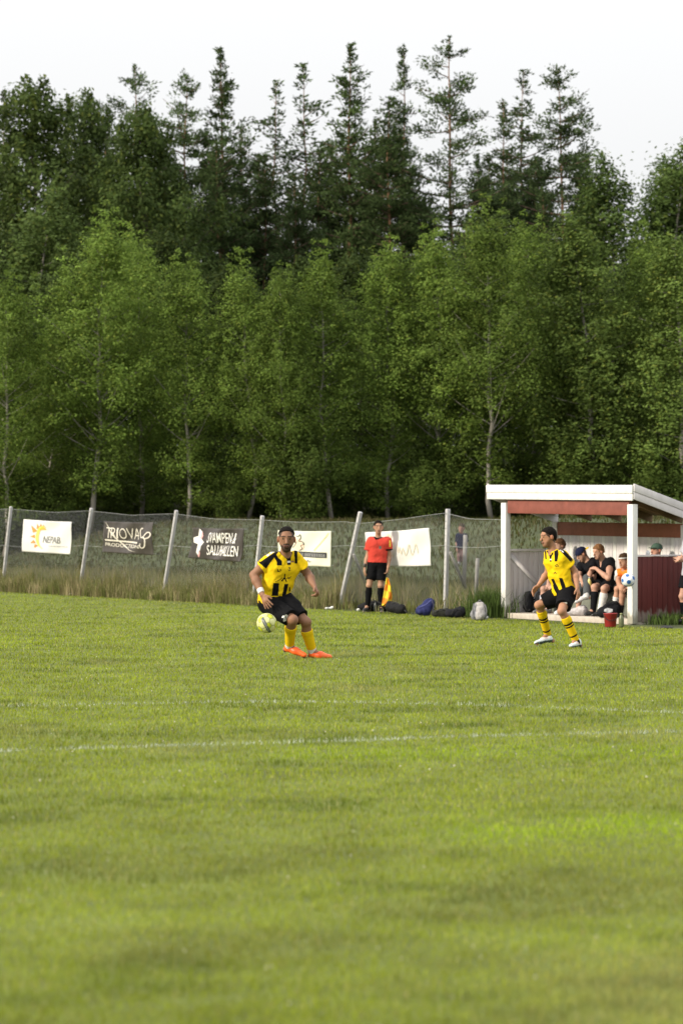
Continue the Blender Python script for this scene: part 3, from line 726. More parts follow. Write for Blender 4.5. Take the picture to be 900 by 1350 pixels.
m_white = mat('white_vinyl', (0.60, 0.595, 0.575), .5, noise=.04, nscale=6)
m_cream = mat('cream_vinyl', (0.62, 0.615, 0.50), .5, noise=.04, nscale=6)
m_blackv = mat('charcoal_vinyl', (0.052, 0.045, 0.041), .5, noise=.3, nscale=5, spec=.25)
m_ink = mat('black_print', (0.03, 0.03, 0.03), .6); m_grey_ink = mat('grey_print', (0.16, 0.16, 0.15), .6); m_lt = mat('pale_grey_print', (0.42, 0.42, 0.41), .6)
m_wprint = mat('white_print', (0.78, 0.76, 0.72), .55); m_sun1 = mat('amber_print', (0.80, 0.40, 0.05), .6); m_sun2 = mat('yellow_print', (0.82, 0.60, 0.12), .6); m_orange = mat('orange_print', (.75, .24, .05), .6)
m_cream_ink = mat('cream_print', (.62, .58, .50), .55); m_pink = mat('pink_print', (.66, .36, .36), .6); m_skinp = mat('peach_print', (.74, .55, .42), .6); m_gold = mat('faded_gold_print', (.66, .60, .45), .6)

b1 = Banner('white banner with an orange half sun logo, leftmost on the fence', [(32.5, 684.5), (95.7, 688), (92.5, 731), (28.5, 727)], m_white, .017, 3)
b1.stroke([(.46, .20), (.40, .19), (.345, .27), (.315, .45), (.325, .62), (.365, .78), (.45, .88)], .085, m_sun2, 'sun_ring', taper=True)
b1.stroke([(.47, .27), (.40, .24), (.34, .30)], .09, m_sun1, 'sun_ring', .0125, taper=True)
for (tx_, ty_), (bx_, by_), w in [((.17, .17), (.265, .36), .05), ((.285, .10), (.32, .26), .035), ((.17, .52), (.27, .50), .04), ((.19, .72), (.275, .66), .04), ((.27, .86), (.31, .76), .04), ((.36, .09), (.37, .20), .03), ((.42, .12), (.42, .20), .025)]:
    d = norm([bx_ - tx_, by_ - ty_]); b1.shape([(tx_, ty_), (bx_ - d[1] * w, by_ + d[0] * w * 1.4), (bx_ + d[1] * w, by_ - d[0] * w * 1.4)], m_orange, 'sun_ray', .010)
b1.text('NEPAB', .44, .80, .47, .68, m_grey_ink)
b1.text('– – – — –– –', .58, .93, .755, .785, m_lt, name='small_print')

b2 = Banner('charcoal banner with thin white lettering and a swirl, second from left', [(137.5, 687), (201.5, 688.5), (201, 732), (134, 728)], m_blackv, .026, 8)
for t_, a, c_ in (('T', .07, .18), ('R', .175, .285), ('I', .295, .325), ('O', .355, .49), ('V', .50, .62), ('A', .61, .745)):
    b2.text(t_, a, c_, .19, .53, m_cream_ink, bold=-.012, drop=.01)
b2.stroke([(.80, .20), (.77, .19), (.745, .26), (.76, .36), (.80, .46), (.85, .46), (.91, .33), (.96, .31), (.985, .38), (.95, .47), (.88, .50), (.84, .44)], .030, m_cream_ink, 'swirl')
b2.stroke([(.86, .44), (.89, .55), (.87, .72), (.82, .80), (.785, .74), (.80, .66)], .030, m_cream_ink, 'swirl')
b2.stroke([(.055, .595), (.40, .615), (.73, .645)], .045, m_cream_ink, 'rule')
b2.text('PRODUCTION', .06, .765, .68, .79, m_cream_ink, bold=.006, drop=.03)
b2.stroke([(.05, .03), (.10, .16), (.17, .35), (.30, .56), (.44, .76), (.58, .88), (.70, .93)], .032, m_cream_ink, 'painted_crease_shading', .014, taper=True)  # light caught along a crease, painted on as a tapering cream stroke

b3 = Banner('charcoal banner with bold white capitals and a white bird emblem', [(255.5, 695.5), (322, 696.7), (317.8, 741), (247, 735.5)], m_blackv, .034, 14)
b3.text('SVAMPEN &', .355, .88, .13, .46, m_wprint, bold=.004, off=.022); b3.text('SALUHALLEN', .375, .945, .53, .85, m_wprint, bold=.004, off=.022)
b3.shape([(.03, .33), (.13, .27), (.22, .36), (.29, .45), (.25, .58), (.16, .52), (.05, .48)], m_wprint); b3.shape([(.145, .02), (.20, .12), (.22, .30), (.14, .32)], m_wprint)
b3.shape([(.20, .10), (.235, .24), (.225, .36), (.19, .34)], m_pink, off=.012); b3.shape([(.17, .52), (.25, .58), (.22, .92), (.155, .78)], m_wprint); b3.shape([(.22, .72), (.255, .80), (.235, .95), (.205, .90)], m_pink, off=.012)

b4 = Banner('pale yellow banner with a black strip of lettering, behind the player with the ball', [(366.5, 699), (436.5, 700), (435.5, 747.5), (366, 744.5)], m_cream, .013, 21)
b4.stroke([(.36, .13), (.40, .16), (.44, .10), (.455, .19), (.42, .28)], .018, m_ink); b4.shape([(.37, .24), (.42, .20), (.46, .30), (.50, .42), (.48, .52), (.40, .56), (.33, .48)], m_skinp)
b4.stroke([(.42, .30), (.48, .30), (.50, .38), (.45, .42), (.47, .50), (.42, .56)], .018, m_ink); b4.stroke([(.38, .30), (.34, .42), (.30, .48)], .016, m_ink)
b4.stroke([(.38, .665), (.55, .668), (.75, .676), (.935, .68)], .155, m_ink, 'strip', .008)
b4.text('||| ||||||||', .44, .64, .625, .72, m_lt, name='small_print', drop=.01); b4.text('||||||||', .67, .90, .635, .73, m_lt, name='small_print', drop=.01)
b4.stroke([(.47, .86), (.50, .83), (.52, .88), (.55, .84), (.57, .88), (.60, .82), (.62, .88), (.66, .86)], .018, m_grey_ink, 'handwriting'); b4.stroke([(.96, .06), (.83, .30), (.69, .55)], .03, mat('dull_yellow_crease_tone', (.62, .57, .30), .6), 'painted_crease_shading')  # last stroke: shading of a crease painted on in dull yellow

b5 = Banner('plain white banner with faded yellow handwriting behind the linesman', [(480.6, 701.8), (565.9, 695.9), (568.3, 746), (484, 747.5)], m_white, .018, 30)
b5.stroke([(.40, .62), (.42, .40), (.45, .30), (.46, .45), (.44, .72), (.48, .60), (.51, .40), (.53, .62), (.55, .45), (.57, .66), (.60, .48), (.62, .70), (.66, .56), (.69, .40), (.70, .70), (.75, .52), (.78, .40), (.79, .66)], .011, m_gold, 'handwriting')
b5.stroke([(.36, .17), (.385, .10), (.41, .17), (.385, .23), (.36, .17)], .03, mat('faded_yellow_print', (.64, .57, .40), .6), 'flower_print'); b5.stroke([(.40, .70), (.42, .60), (.44, .74)], .02, m_gold, 'handwriting')

# ------------------------------------------------------------------ team shelter
m_wpaint = mat('white_paint', (0.66, 0.65, 0.62), .55, noise=.11, nscale=9, stretch=(1, 1, .3), bump=.15, bscale=40)
m_wold = mat('worn_white_paint', (0.60, 0.57, 0.57), .6, noise=.12, nscale=7, stretch=(1, 1, .3), bump=.2, bscale=40)
m_red = mat('red_brown_paint', (0.20, 0.062, 0.046), .6, noise=.2, nscale=6, bump=.2, bscale=40)
m_dred = mat('dark_red_paint', (0.105, 0.022, 0.020), .55, noise=.2, nscale=8, stretch=(1, 1, .25), bump=.25, bscale=40)
m_under = mat('bare_roof_board', (0.20, 0.13, 0.075), .85, noise=.3, nscale=6, bump=.2)
m_felt = mat('roof_felt', (0.05, 0.05, 0.05), .9, noise=.2); m_conc = mat('concrete', (0.42, 0.37, 0.31), .9, noise=.15, nscale=10, bump=.3)
m_bench = mat('grey_green_wood', (0.15, 0.16, 0.13), .8, noise=.2, nscale=10)
def worn(m, z0, z1, col):
    t = m.node_tree; n = t.nodes; L = t.links; b = n['Principled BSDF']; src = b.inputs['Base Color'].links[0].from_socket
    co = n.new('ShaderNodeTexCoord'); sp_ = n.new('ShaderNodeSeparateXYZ'); L.new(co.outputs['Object'], sp_.inputs[0]); no = n.new('ShaderNodeTexNoise'); no.inputs['Scale'].default_value = 14; no.inputs['Detail'].default_value = 6
    mp = n.new('ShaderNodeMapping'); mp.inputs['Scale'].default_value = (1, 1, .35); L.new(co.outputs['Object'], mp.inputs[0]); L.new(mp.outputs[0], no.inputs['Vector'])
    r = n.new('ShaderNodeMapRange'); r.inputs['From Min'].default_value = z1; r.inputs['From Max'].default_value = z0; r.inputs['To Min'].default_value = -.62; r.inputs['To Max'].default_value = .1; L.new(sp_.outputs['Z'], r.inputs['Value'])
    a = n.new('ShaderNodeMath'); a.operation = 'ADD'; L.new(no.outputs['Fac'], a.inputs[0]); L.new(r.outputs[0], a.inputs[1])
    q = n.new('ShaderNodeMapRange'); q.inputs['From Min'].default_value = .12; q.inputs['From Max'].default_value = .32; L.new(a.outputs[0], q.inputs['Value'])
    mm = n.new('ShaderNodeMix'); mm.data_type = 'RGBA'; L.new(q.outputs[0], mm.inputs['Factor']); L.new(src, mm.inputs['A']); mm.inputs['B'].default_value = (*col, 1); L.new(mm.outputs['Result'], b.inputs['Base Color'])
worn(m_dred, 0, .35, (.22, .17, .15)); worn(m_wpaint, 0, .30, (.34, .32, .26))
Ls, Bd = 3.57, 1.10
sh = thing('team_shelter', 'small open fronted wooden shelter with white posts and sloping roof', 'shelter', SH0)
def sbox(mb, a0, a1, b0, b1, z0, z1, tilt=0.0, slope=0.0):
    """box in shelter axes; z falls by tilt per metre of a and slope per metre of b"""
    c = []
    for z in (z0, z1):
        for a, b in ((a0, b0), (a1, b0), (a1, b1), (a0, b1)): c.append(shelter(a, b, z - tilt * a - slope * b) - SH0)
    return mb.hexa(np.array(c))
def spart(name, m, parent, boxes, bevel=.006, local=True):
    mb = MB()
    for bx_ in boxes: sbox(mb, *bx_)
    return mb.build(name, m, parent, bevel=bevel)
TL, SL = .017, .30
pw = .070
spart('floor_slab', m_conc, sh, [(-.05, Ls + .02, -.06, Bd + .05, -.05, .078)], .015)
for a in (0, Ls): spart('post', m_wpaint, sh, [(a - pw, a + pw, -.085, .025, .0 if a else .0, 1.99 - TL * a)], .008)
spart('post', m_wold, sh, [(-pw, pw, Bd - .09, Bd + .02, .08, 1.66)]); spart('post', m_wold, sh, [(Ls - pw, Ls + pw, Bd - .09, Bd + .02, .08, 1.60)])
spart('front_beam', m_red, sh, [(pw + .003, Ls - pw - .003, -.045, .012, 1.83 - .02, 2.06, TL)])
spart('back_beam', mat('brown_paint', (.25, .085, .050), .6, noise=.2, nscale=6, bump=.2, bscale=40), sh, [(pw + .003, Ls - pw - .003, Bd - .075, Bd - .03, 1.43, 1.66, .012)])
rf = spart('roof', m_felt, sh, [(-.47, Ls + .08, -.075, 1.42, 2.255, 2.285, TL, SL)], 0)
for k in range(9):
    b0 = -.07 + k * .165
    spart('roof_board', m_under, rf, [(-.46, Ls + .075, b0, b0 + .158, 2.222 + random.uniform(0, .006), 2.252, TL, SL)], .003)
for a in (.55, 1.4, 2.25, 3.05): spart('rafter', m_under, rf, [(a - .025, a + .025, .02, 1.40, 2.10, 2.219, TL, SL)], .003)
spart('fascia_board', m_wpaint, rf, [(-.486, Ls + .095, -.115, -.078, 2.165, 2.30, TL)], .006)
spart('fascia_board', m_wpaint, rf, [(-.476, Ls + .09, -.105, -.081, 2.05, 2.162, TL)], .006)
for a, s_ in ((Ls + .083, 1), (-.472, -1)):
    spart('fascia_board', m_wold, rf, [(min(a, a + .03 * s_), max(a, a + .03 * s_), -.078, 1.44, 2.175, 2.30, TL, SL)], .005)
    spart('fascia_board', m_wold, rf, [(min(a, a + .02 * s_), max(a, a + .02 * s_), -.078, 1.44, 2.05, 2.172, TL, SL)], .005)
bw = spart('back_wall', m_wold, sh, [(pw, Ls - pw, Bd - .03, Bd - .005, .35, .42), (pw, Ls - pw, Bd - .03, Bd - .005, 1.15, 1.22)], 0)
npl = 33; wpl = (Ls - 2 * pw) / npl
for k in range(npl):
    a = pw + k * wpl; j = random.uniform(-.002, .002)
    spart('plank', m_wold if k % 3 else m_wpaint, bw, [(a + .003, a + wpl - .003, Bd - .052 + j, Bd - .033 + j, .08, 1.50)], .003)
spart('cover_strip', m_wold, bw, [(2.20, 2.25, Bd - .066, Bd - .054, .08, 1.42)], .002)
lw = spart('left_wall', m_wold, sh, [(-.045, -.02, .03, Bd - .1, .3, .36), (-.045, -.02, .03, Bd - .1, .95, 1.0)], 0)
for k in range(9):
    b = .03 + k * .107; spart('plank', m_wold, lw, [(-.017, .004, b + .0025, b + .104, .08, 1.14 + random.uniform(-.004, .004))], .003)
spart('cap_rail', m_wold, lw, [(-.05, .05, .028, Bd - .095, 1.146, 1.185)], .005)
mb = MB(); A0, A1 = shelter(.007, .05, 1.08) - SH0, shelter(.007, .98, .28) - SH0; d_ = norm(A1 - A0); up_ = norm(np.cross(d_, U)); 
mb.hexa(np.array([A0 - up_ * .04, A0 - up_ * .04 + U * .022, A0 + up_ * .04 + U * .022, A0 + up_ * .04, A1 - up_ * .04, A1 - up_ * .04 + U * .022, A1 + up_ * .04 + U * .022, A1 + up_ * .04])); mb.build('diagonal_brace', m_wold, lw)
rw = spart('right_wall', m_dred, sh, [(Ls - .02, Ls + .01, .03, Bd - .06, .3, .36), (Ls - .02, Ls + .01, .03, Bd - .06, .9, .96)], 0)
for k in range(10):
    b = .03 + k * .106; j = random.uniform(-.0025, .0025); spart('plank', m_dred, rw, [(Ls + .013 + j, Ls + .034 + j, b + .003, b + .103, .03 + random.uniform(-.015, .015), 1.085)], .003)
spart('cap_rail', m_wold, rw, [(Ls - .04, Ls + .05, .028, 1.08, 1.088, 1.115)], .005)
bn = thing('bench', 'long grey green bench along the back wall inside the shelter', 'bench', shelter(Ls / 2, .8, .078))
def bpart(name, boxes):
    mb = MB()
    for b_ in boxes: sbox(mb, *b_)
    o = mb.build(name, m_bench, bn, bevel=.006); o.data.transform(Matrix.Translation(Vector(SH0) - Vector(bn.location))); return o
for k in range(3): bpart('seat_plank', [(.08, Ls - .08, .62 + k * .125, .738 + k * .125, .46, .50)])
bpart('front_panel', [(.10, Ls - .10, .66, .68, .082, .456)])
for a in (.3, 1.25, 2.2, 3.1): bpart('leg', [(a - .03, a + .03, .684, .96, .079, .457)])
tag(spart('paper_notice', m_white, None, [(2.10, 2.30, Bd - .086, Bd - .079, 1.50, 1.60)], 0), 'small white paper notice on the red beam inside the shelter', 'notice').location = tuple(SH0)

# ------------------------------------------------------------------ people
m_skin = mat('skin', attr=True, rough=.55, noise=.08, nscale=30, spec=.2, bump=.15, bscale=60)
m_cloth = mat('cloth', attr=True, rough=.8, noise=.05, nscale=40, bump=.35, bscale=70, spec=.08)
m_hair = mat('hair', attr=True, rough=.85, noise=.45, nscale=90, spec=.08, bump=.6, bscale=120)
m_boot = mat('boot_leather', attr=True, rough=.45, noise=.06, nscale=30, spec=.45)
YEL, BLK, WHT = np.array([.70, .47, .008]), np.array([.006, .006, .007]), np.array([.62, .61, .59])

def smooth_limb(a, b, r1, r2, k=.025): return capsule(a, b, r1, r2, k)

class Person:
    """A figure from joints; A is the side seen on the left of the photograph, B the other."""
    def __init__(s, label, j, skin, h=.006, g=1.0, group=None, beard=0.0, fade=.95, ak=1.0, hairc=(.008, .006, .005), lip=(.17, .07, .055)):
        s.j = {k: np.asarray(v, float) for k, v in j.items()}; s.h, s.g = h, g; j = s.j
        s.up = norm(j['neck'] - j['pel']); sd = j['shB'] - j['shA']; sd = sd - s.up * (sd @ s.up); s.side = norm(sd); s.fwd = norm(np.cross(s.side, s.up))
        hp = j['hipB'] - j['hipA']; s.hside = norm(hp)
        s.hf = norm(j['hf']); hu = j.get('hu', np.array([0, 0, 1.0])); hu = hu - s.hf * (hu @ s.hf); s.hu = norm(hu); s.hr = np.cross(s.hf, s.hu); s.hs = float(j.get('hs', 1.0)); s.hc = j['head']
        base = np.array([j['pel'][0], j['pel'][1], min(j['anA'][2], j['anB'][2]) - .08 * g]); s.o = base
        s.root = thing('person', label, 'person', base, group)
        s.fade = fade; s.ak = ak; s.skin, s.beard, s.hairc, s.lip = np.array(skin), beard, np.array(hairc), np.array(lip)
    def Hp(s, r, f, u): return s.hc + s.hs * (s.hr * r + s.hf * f + s.hu * u)
    def HR(s): return np.stack([s.hr, s.hf, s.hu])
    def head(s):
        q = s.hs; R = s.HR()
        return [ellip(s.Hp(0, -.008, .030), R, np.array([.073, .094, .086]) * q, .02), capsule(s.Hp(0, .022, -.005), s.Hp(0, .050, -.088), .064 * q, .036 * q, .03),
                capsule(s.Hp(-.042, .028, -.03), s.Hp(-.020, .055, -.085), .028 * q, .022 * q, .02), capsule(s.Hp(.042, .028, -.03), s.Hp(.020, .055, -.085), .028 * q, .022 * q, .02),
                capsule(s.Hp(0, .084, .014), s.Hp(0, .106, -.026), .009 * q, .0145 * q, .012), capsule(s.Hp(-.034, .074, .032), s.Hp(.034, .074, .032), .014 * q, .014 * q, .014),
                capsule(s.Hp(-.016, .088, -.056), s.Hp(.016, .088, -.056), .010 * q, .010 * q, .01), capsule(s.Hp(-.010, .087, -.068), s.Hp(.010, .087, -.068), .009 * q, .009 * q, .01),
                ellip(s.Hp(-.078, -.012, -.004), R, np.array([.012, .020, .032]) * q, .008), ellip(s.Hp(.078, -.012, -.004), R, np.array([.012, .020, .032]) * q, .008),
                capsule(s.j['neck'] - s.up * .03, s.Hp(0, -.025, -.055), .060 * s.g, .054 * s.g, .03)]
    def torso(s, e=0.0, wide=1.0):
        j, g = s.j, s.g; T = np.linalg.norm(j['neck'] - j['pel']); u, d = s.up, s.side; o = []
        hc = (j['hipA'] + j['hipB']) / 2
        for sg in (-1, 1):
            o.append(capsule(j['pel'] + s.hside * sg * .062 * g, j['pel'] + u * .36 * T + d * sg * .058 * g, .102 * g + e, .096 * g + e, .05))
            o.append(capsule(j['pel'] + u * .36 * T + d * sg * .058 * g, j['pel'] + u * .70 * T + d * sg * .080 * g, .096 * g + e, .105 * g + e, .05))
        o.append(capsule(j['shA'], j['shB'], .058 * g + e * .8, .058 * g + e * .8, .05))
        o.append(capsule(j['pel'] + u * .74 * T, j['neck'] - u * .05, .10 * g + e * .7, .060 * g + e * .5, .05))
        return o
    def arm(s, c):
        j, g = s.j, s.g; sh, el, wr = j['sh' + c], j['el' + c], j['wr' + c]
        m = el + (wr - el) * .3
        k = s.ak; b = sh + (el - sh) * .45
        return [capsule(sh, b, .056 * g * k, .053 * g * k, .03), capsule(b, el, .053 * g * k, .040 * g * k, .03), capsule(el, m, .040 * g * k, .045 * g * k, .02), capsule(m, wr, .045 * g * k, .027 * g, .02)]
    def hand(s, c, curl=.25, spread=1.0, size=1.0):
        j = s.j; wr = j['wr' + c]; d = norm(j['hd' + c]); n = j['hn' + c]; n = norm(n - d * (n @ d)); sd = np.cross(d, n); q = size; o = []
        o.append(capsule(wr - d * .01, wr + d * .072 * q, .027 * q, .037 * q, .02, n, 1.75))
        ts = float(j.get('ts' + c, 1))
        for i in range(4):
            b = wr + d * .092 * q + sd * ((i - 1.5) * .0215) * q; L = (.074, .080, .073, .056)[i if ts < 0 else 3 - i] * q; cu = curl * (1 + .18 * (i - 1.5)); sp = sd * (i - 1.5) * .10 * spread
            d1 = norm(d * math.cos(cu) + n * math.sin(cu) + sp); d2 = norm(d * math.cos(2.1 * cu) + n * math.sin(2.1 * cu) + sp)
            o += [capsule(b - d * .03 * q, b, .0115 * q, .0105 * q, .008), capsule(b, b + d1 * L * .52, .0105 * q, .0095 * q, .003), capsule(b + d1 * L * .52, b + d1 * L * .52 + d2 * L * .48, .0095 * q, .008 * q, .003)]
        t0 = wr + d * .03 * q + sd * ts * .026 * q; t1 = t0 + norm(d * .7 + sd * ts * .65 + n * .25) * .045 * q
        o += [capsule(t0, t1, .016 * q, .0125 * q, .012), capsule(t1, t1 + norm(d * .9 + sd * ts * .3 + n * .35) * .034 * q, .0125 * q, .0095 * q, .004)]
        return o
    def leg(s, c):
        j, g = s.j, s.g; hp, kn, an = j['hip' + c], j['kn' + c], j['an' + c]; to = j['toe' + c]; ft = norm(to - an)
        back = -norm(ft - norm(an - kn) * (ft @ norm(an - kn))); cm = kn + (an - kn) * .33 + back * .016 * g
        return [capsule(hp, kn, .084 * g, .056 * g, .04), capsule(kn, cm, .052 * g, .057 * g, .02), capsule(cm, an, .057 * g, .036 * g, .02), capsule(kn - back * .012, kn - back * .012, .048 * g, .048 * g, .02),
                capsule(an, j['heel' + c], .034 * g, .028 * g, .02), capsule(an - (an - kn) * .02, to - norm(to - j['heel' + c]) * .03, .034 * g, .020 * g, .03)]
    def body(s, curlA=.3, curlB=.3, sprA=1.0, sprB=1.0, hsz=1.0):
        pr = s.torso() + s.head() + s.arm('A') + s.arm('B') + s.leg('A') + s.leg('B') + s.hand('A', curlA, sprA, hsz) + s.hand('B', curlB, sprB, hsz)
        f = SDF(pr, s.h)
        def col(V):
            c = np.tile(s.skin, (len(V), 1)) * (1 + .10 * snoise(V, 22, 5))[:, None]
            L = (V - s.hc) / s.hs; r, fw, u = L @ s.hr, L @ s.hf, L @ s.hu; hd = (np.abs(u) < .13) & (np.linalg.norm(L, axis=1) < .15)
            fr = hd & (fw > .025); q = np.abs(r)
            if s.beard > 0:
                bd = np.clip((-.040 - u - .25 * np.maximum(.05 - fw, 0) + .0) / .02, 0, 1) * np.clip((fw + .01) / .02, 0, 1) * hd * (u > -.125)
                bd = np.maximum(bd, ((q < .030) & (np.abs(u + .043) < .008) & fr) * 1.0); c = mixc(c, s.hairc * 1.2, np.clip(bd, 0, 1) * s.beard)
            c[fr & (q < .026) & (np.abs(u + .060) < .008)] = s.lip
            c[fr & (q < .019) & (np.abs(u + .061) < .0035)] = s.lip * .25
            c[fr & (np.abs(q - .032) < .011) & (np.abs(u - .010) < .0042)] = s.skin * .5 + np.array([.12, .11, .10])
            c[fr & (np.abs(q - .032) < .0062) & (np.abs(u - .010) < .0052)] = (.02, .014, .010)
            c[fr & (np.abs(q - .033) < .023) & (np.abs(u - .034 + .12 * np.maximum(q - .035, 0)) < .0048)] = s.hairc * 1.5 + s.skin * .12
            if s.fade:
                ln = .066 - (.10 - fw).clip(0, .2) * s.fade; sc = np.clip((u - ln) / .012, 0, 1) * hd * (u > -.10) * np.clip((.062 - fw) / .012, 0, 1)
                sc = sc * ~((q > .070) & (np.abs(fw + .012) < .024) & (u < .03)); c = mixc(c, s.hairc * 1.6, sc * .9)
            ear = hd & (q > .072) & (np.abs(fw + .012) < .024) & (u < .03); c[ear] = c[ear] * [1.1, .9, .85]
            return c
        return build_sdf('body', f, m_skin, s.root, col, s.o)
    def hair(s, line=(.060, -.050), thick=.013, col=None, amp=.005, name='hair', top=.0):
        R = s.HR(); q = s.hs; f = SDF([ellip(s.Hp(0, -.012, .032 + top * .5), R, (np.array([.073, .094, .086]) + thick + np.array([0, 0, top])) * q, .02), capsule(s.Hp(0, -.055, -.02), s.Hp(0, -.045, -.06), .052 * q, .04 * q, .03)], min(s.h, .006))
        f.disp(amp, 75, 4)
        t = norm(s.hf * .19 + s.hu * (line[0] - line[1])); nrm = np.cross(s.hr, t); nrm = nrm if nrm @ s.hu < 0 else -nrm
        f.cut(s.Hp(0, .095, line[0]), nrm)
        for sg in (-1, 1): f.carve(ellip(s.Hp(sg * .085, -.005, -.01), R, np.array([.03, .022, .036]) * q))
        for sg in (-1, 1): f.carve(ellip(s.Hp(sg * .075, .065, .0), R, np.array([.035, .05, .055]) * q))
        f.disp(.0035, 150, 6)
        return build_sdf(name, f, m_hair, s.root, np.array(s.hairc if col is None else col), s.o)
    def shirt(s, color, sleeve=.62, hem=-.02, e=.020, paint=None, sl_r=.030, fold=.007, carve=(), name='shirt', long=False, hem_tilt=None):
        j, g = s.j, s.g; T = np.linalg.norm(j['neck'] - j['pel']); pr = s.torso(e)
        f = SDF(pr, min(s.h, .006) if paint else s.h, .10)
        for c in 'AB':
            sh, el, wr = j['sh' + c], j['el' + c], j['wr' + c]; d = el - sh
            if long:
                f.union(capsule(sh, el, .062 * g + .008, .050 * g, .035)); f.union(capsule(el, el + (wr - el) * .9, .050 * g, .038 * g, .02), [(el + (wr - el) * .9, wr - el)])
            else: f.union(capsule(sh, sh + d * (sleeve + .12), .062 * g + e * .6, .062 * g + sl_r * .8, .035), [(sh + d * sleeve, d)])
        f.union(capsule(j['pel'] - s.hside * .05 + s.up * hem, j['pel'] + s.hside * .05 + s.up * hem, .112 * g + e, .112 * g + e, .06))
        f.disp(fold, 17, 8); f.disp(fold * .75, 36, 9)
        for p in s.torso(.007): f.union(p[:5] + (.012,) + p[6:])
        f.cut(j['pel'] + s.up * hem, -s.up if hem_tilt is None else norm(hem_tilt))
        f.carve(capsule(j['neck'] - s.up * .01 + s.fwd * .006, s.Hp(0, -.02, -.02), .064 * g, .07 * g))
        for p in carve: f.carve(p)
        def col(V):
            c = np.tile(np.array(color, float), (len(V), 1))
            if paint: c = paint(V, c)
            return c
        return build_sdf(name, f, m_cloth, s.root, col, s.o)
    def shorts(s, color=BLK, t=.66, e=.030, paint=None, name='shorts', fold=.007, rise=.10):
        j, g = s.j, s.g; pr = [capsule(j['pel'] - s.hside * .062 * g, j['pel'] + s.hside * .062 * g, .104 * g + e * .5, .104 * g + e * .5, .05)]
        f = SDF(pr + [capsule(j['hip' + c], j['kn' + c], .14, .14, .04) for c in 'AB'], s.h, .03); f.D[:] = .2
        f.union(pr[0]); f.union(capsule(j['pel'], j['pel'] + s.up * rise, .11 * g + e * .4, .10 * g + e * .3, .06))
        for c in 'AB':
            t_ = t[c] if isinstance(t, dict) else t; d = j['kn' + c] - j['hip' + c]; f.union(capsule(j['hip' + c], j['hip' + c] + d * t_ * 1.12, .086 * g + e, .068 * g + e * .95, .035), [(j['hip' + c] + d * t_, d)])
        f.disp(fold * 1.3, 19, 12); f.disp(fold * .8, 40, 2)
        return build_sdf(name, f, m_cloth, s.root, (lambda V: paint(V, np.tile(np.array(color, float), (len(V), 1)))) if paint else np.array(color), s.o)
    def trousers(s, color, t=.9, name='trousers', e=.016):
        j, g = s.j, s.g; pr = [capsule(j['pel'] - s.hside * .062 * g, j['pel'] + s.hside * .062 * g, .104 * g + e, .104 * g + e, .05)]
        for c in 'AB': pr += [capsule(j['hip' + c], j['kn' + c], .086 * g + e, .060 * g + e, .04)]
        f = SDF(pr, s.h, .12)
        for c in 'AB': f.union(capsule(j['kn' + c], j['kn' + c] + (j['an' + c] - j['kn' + c]) * (t + .08), .060 * g + e, .048 * g + e, .03), [(j['kn' + c] + (j['an' + c] - j['kn' + c]) * t, j['an' + c] - j['kn' + c])])
        f.disp(.006, 20, 3); return build_sdf(name, f, m_cloth, s.root, np.array(color), s.o)
    def sock(s, c, color, t0=.22, bands=(), t1=1.0, name='sock', e=.007):
        j, g = s.j, s.g; kn, an, to = j['kn' + c], j['an' + c], j['toe' + c]; ft = norm(to - an); d = an - kn
        back = -norm(ft - norm(d) * (ft @ norm(d))); cm = kn + d * .33 + back * .016 * g
        f = SDF([capsule(kn + d * .1, cm, .052 * g + e, .058 * g + e, .02), capsule(cm, an + d * .12, .058 * g + e, .040 * g + e, .02)], min(s.h, .006), .02)
        f.cut(kn + d * t0, -d); f.cut(kn + d * (t1 + (.12 if t1 == 1.0 else 0)), d)
        def col(V):
            q = ((V - kn) @ d) / (d @ d); r = np.tile(np.array(color, float), (len(V), 1))
            for a, b, cc_ in bands: r[(q > a) & (q < b)] = cc_
            return r
        return build_sdf(name, f, m_cloth, s.root, col, s.o)
    def boot(s, c, color, sole=None, tip=None, name='boot', k=1.0):
        j, g = s.j, s.g * k; an, to, he = j['an' + c], j['toe' + c], j['heel' + c]; ax = norm(to - he); upn = an - he; upn = norm(upn - ax * (upn @ ax)); L = np.linalg.norm(to - he)
        f = SDF([capsule(he + ax * .035 + upn * .030, he + ax * L * .5 + upn * .030, .038 * g, .044 * g, .02, upn, 1.05), capsule(he + ax * L * .5 + upn * .026, to - ax * .03 + upn * .016, .044 * g, .031 * g, .03, upn, 1.15),
                 capsule(he + ax * .05 + upn * .05, an + (an - he) * .0, .040 * g, .042 * g, .025), capsule(he + ax * .035 + upn * .02, he + ax * .04 + upn * .065, .034 * g, .034 * g, .02)], .005, .03)
        f.cut(he - upn * .004, -upn)
        for q, w in ((.12, 1), (.12, -1), (.62, 1), (.62, -1), (.82, 1), (.82, -1)):
            p = he + ax * L * q + np.cross(ax, upn) * .024 * w; f.union(capsule(p, p - upn * .014, .009, .006, .003))
        def col(V):
            q = (V - he) @ ax / L; z = (V - he) @ upn; r = np.tile(np.array(color, float), (len(V), 1))
            if tip is not None: r[(q > .25) & (q < .62) & (z > .03)] = tip
            if sole is not None: r[z < .010] = sole
            return r
        return build_sdf(name, f, m_boot, s.root, col, s.o)

def px_of(V, D): return CX + V[:, 0] * FPX / D, HZ - (V[:, 2] - EYE) * FPX / D
def printer(D, items):
    """flat print on cloth, laid out on the garment's front (given at the scale of the garment)"""
    def f(V, c):
        x, y = px_of(V, D)
        for kind, pts, a in items:
            if kind == 'poly': c[in_poly(x, y, pts)] = a
            else: c[near_line(x, y, pts, a[1])] = a[0]
        return c
    return f

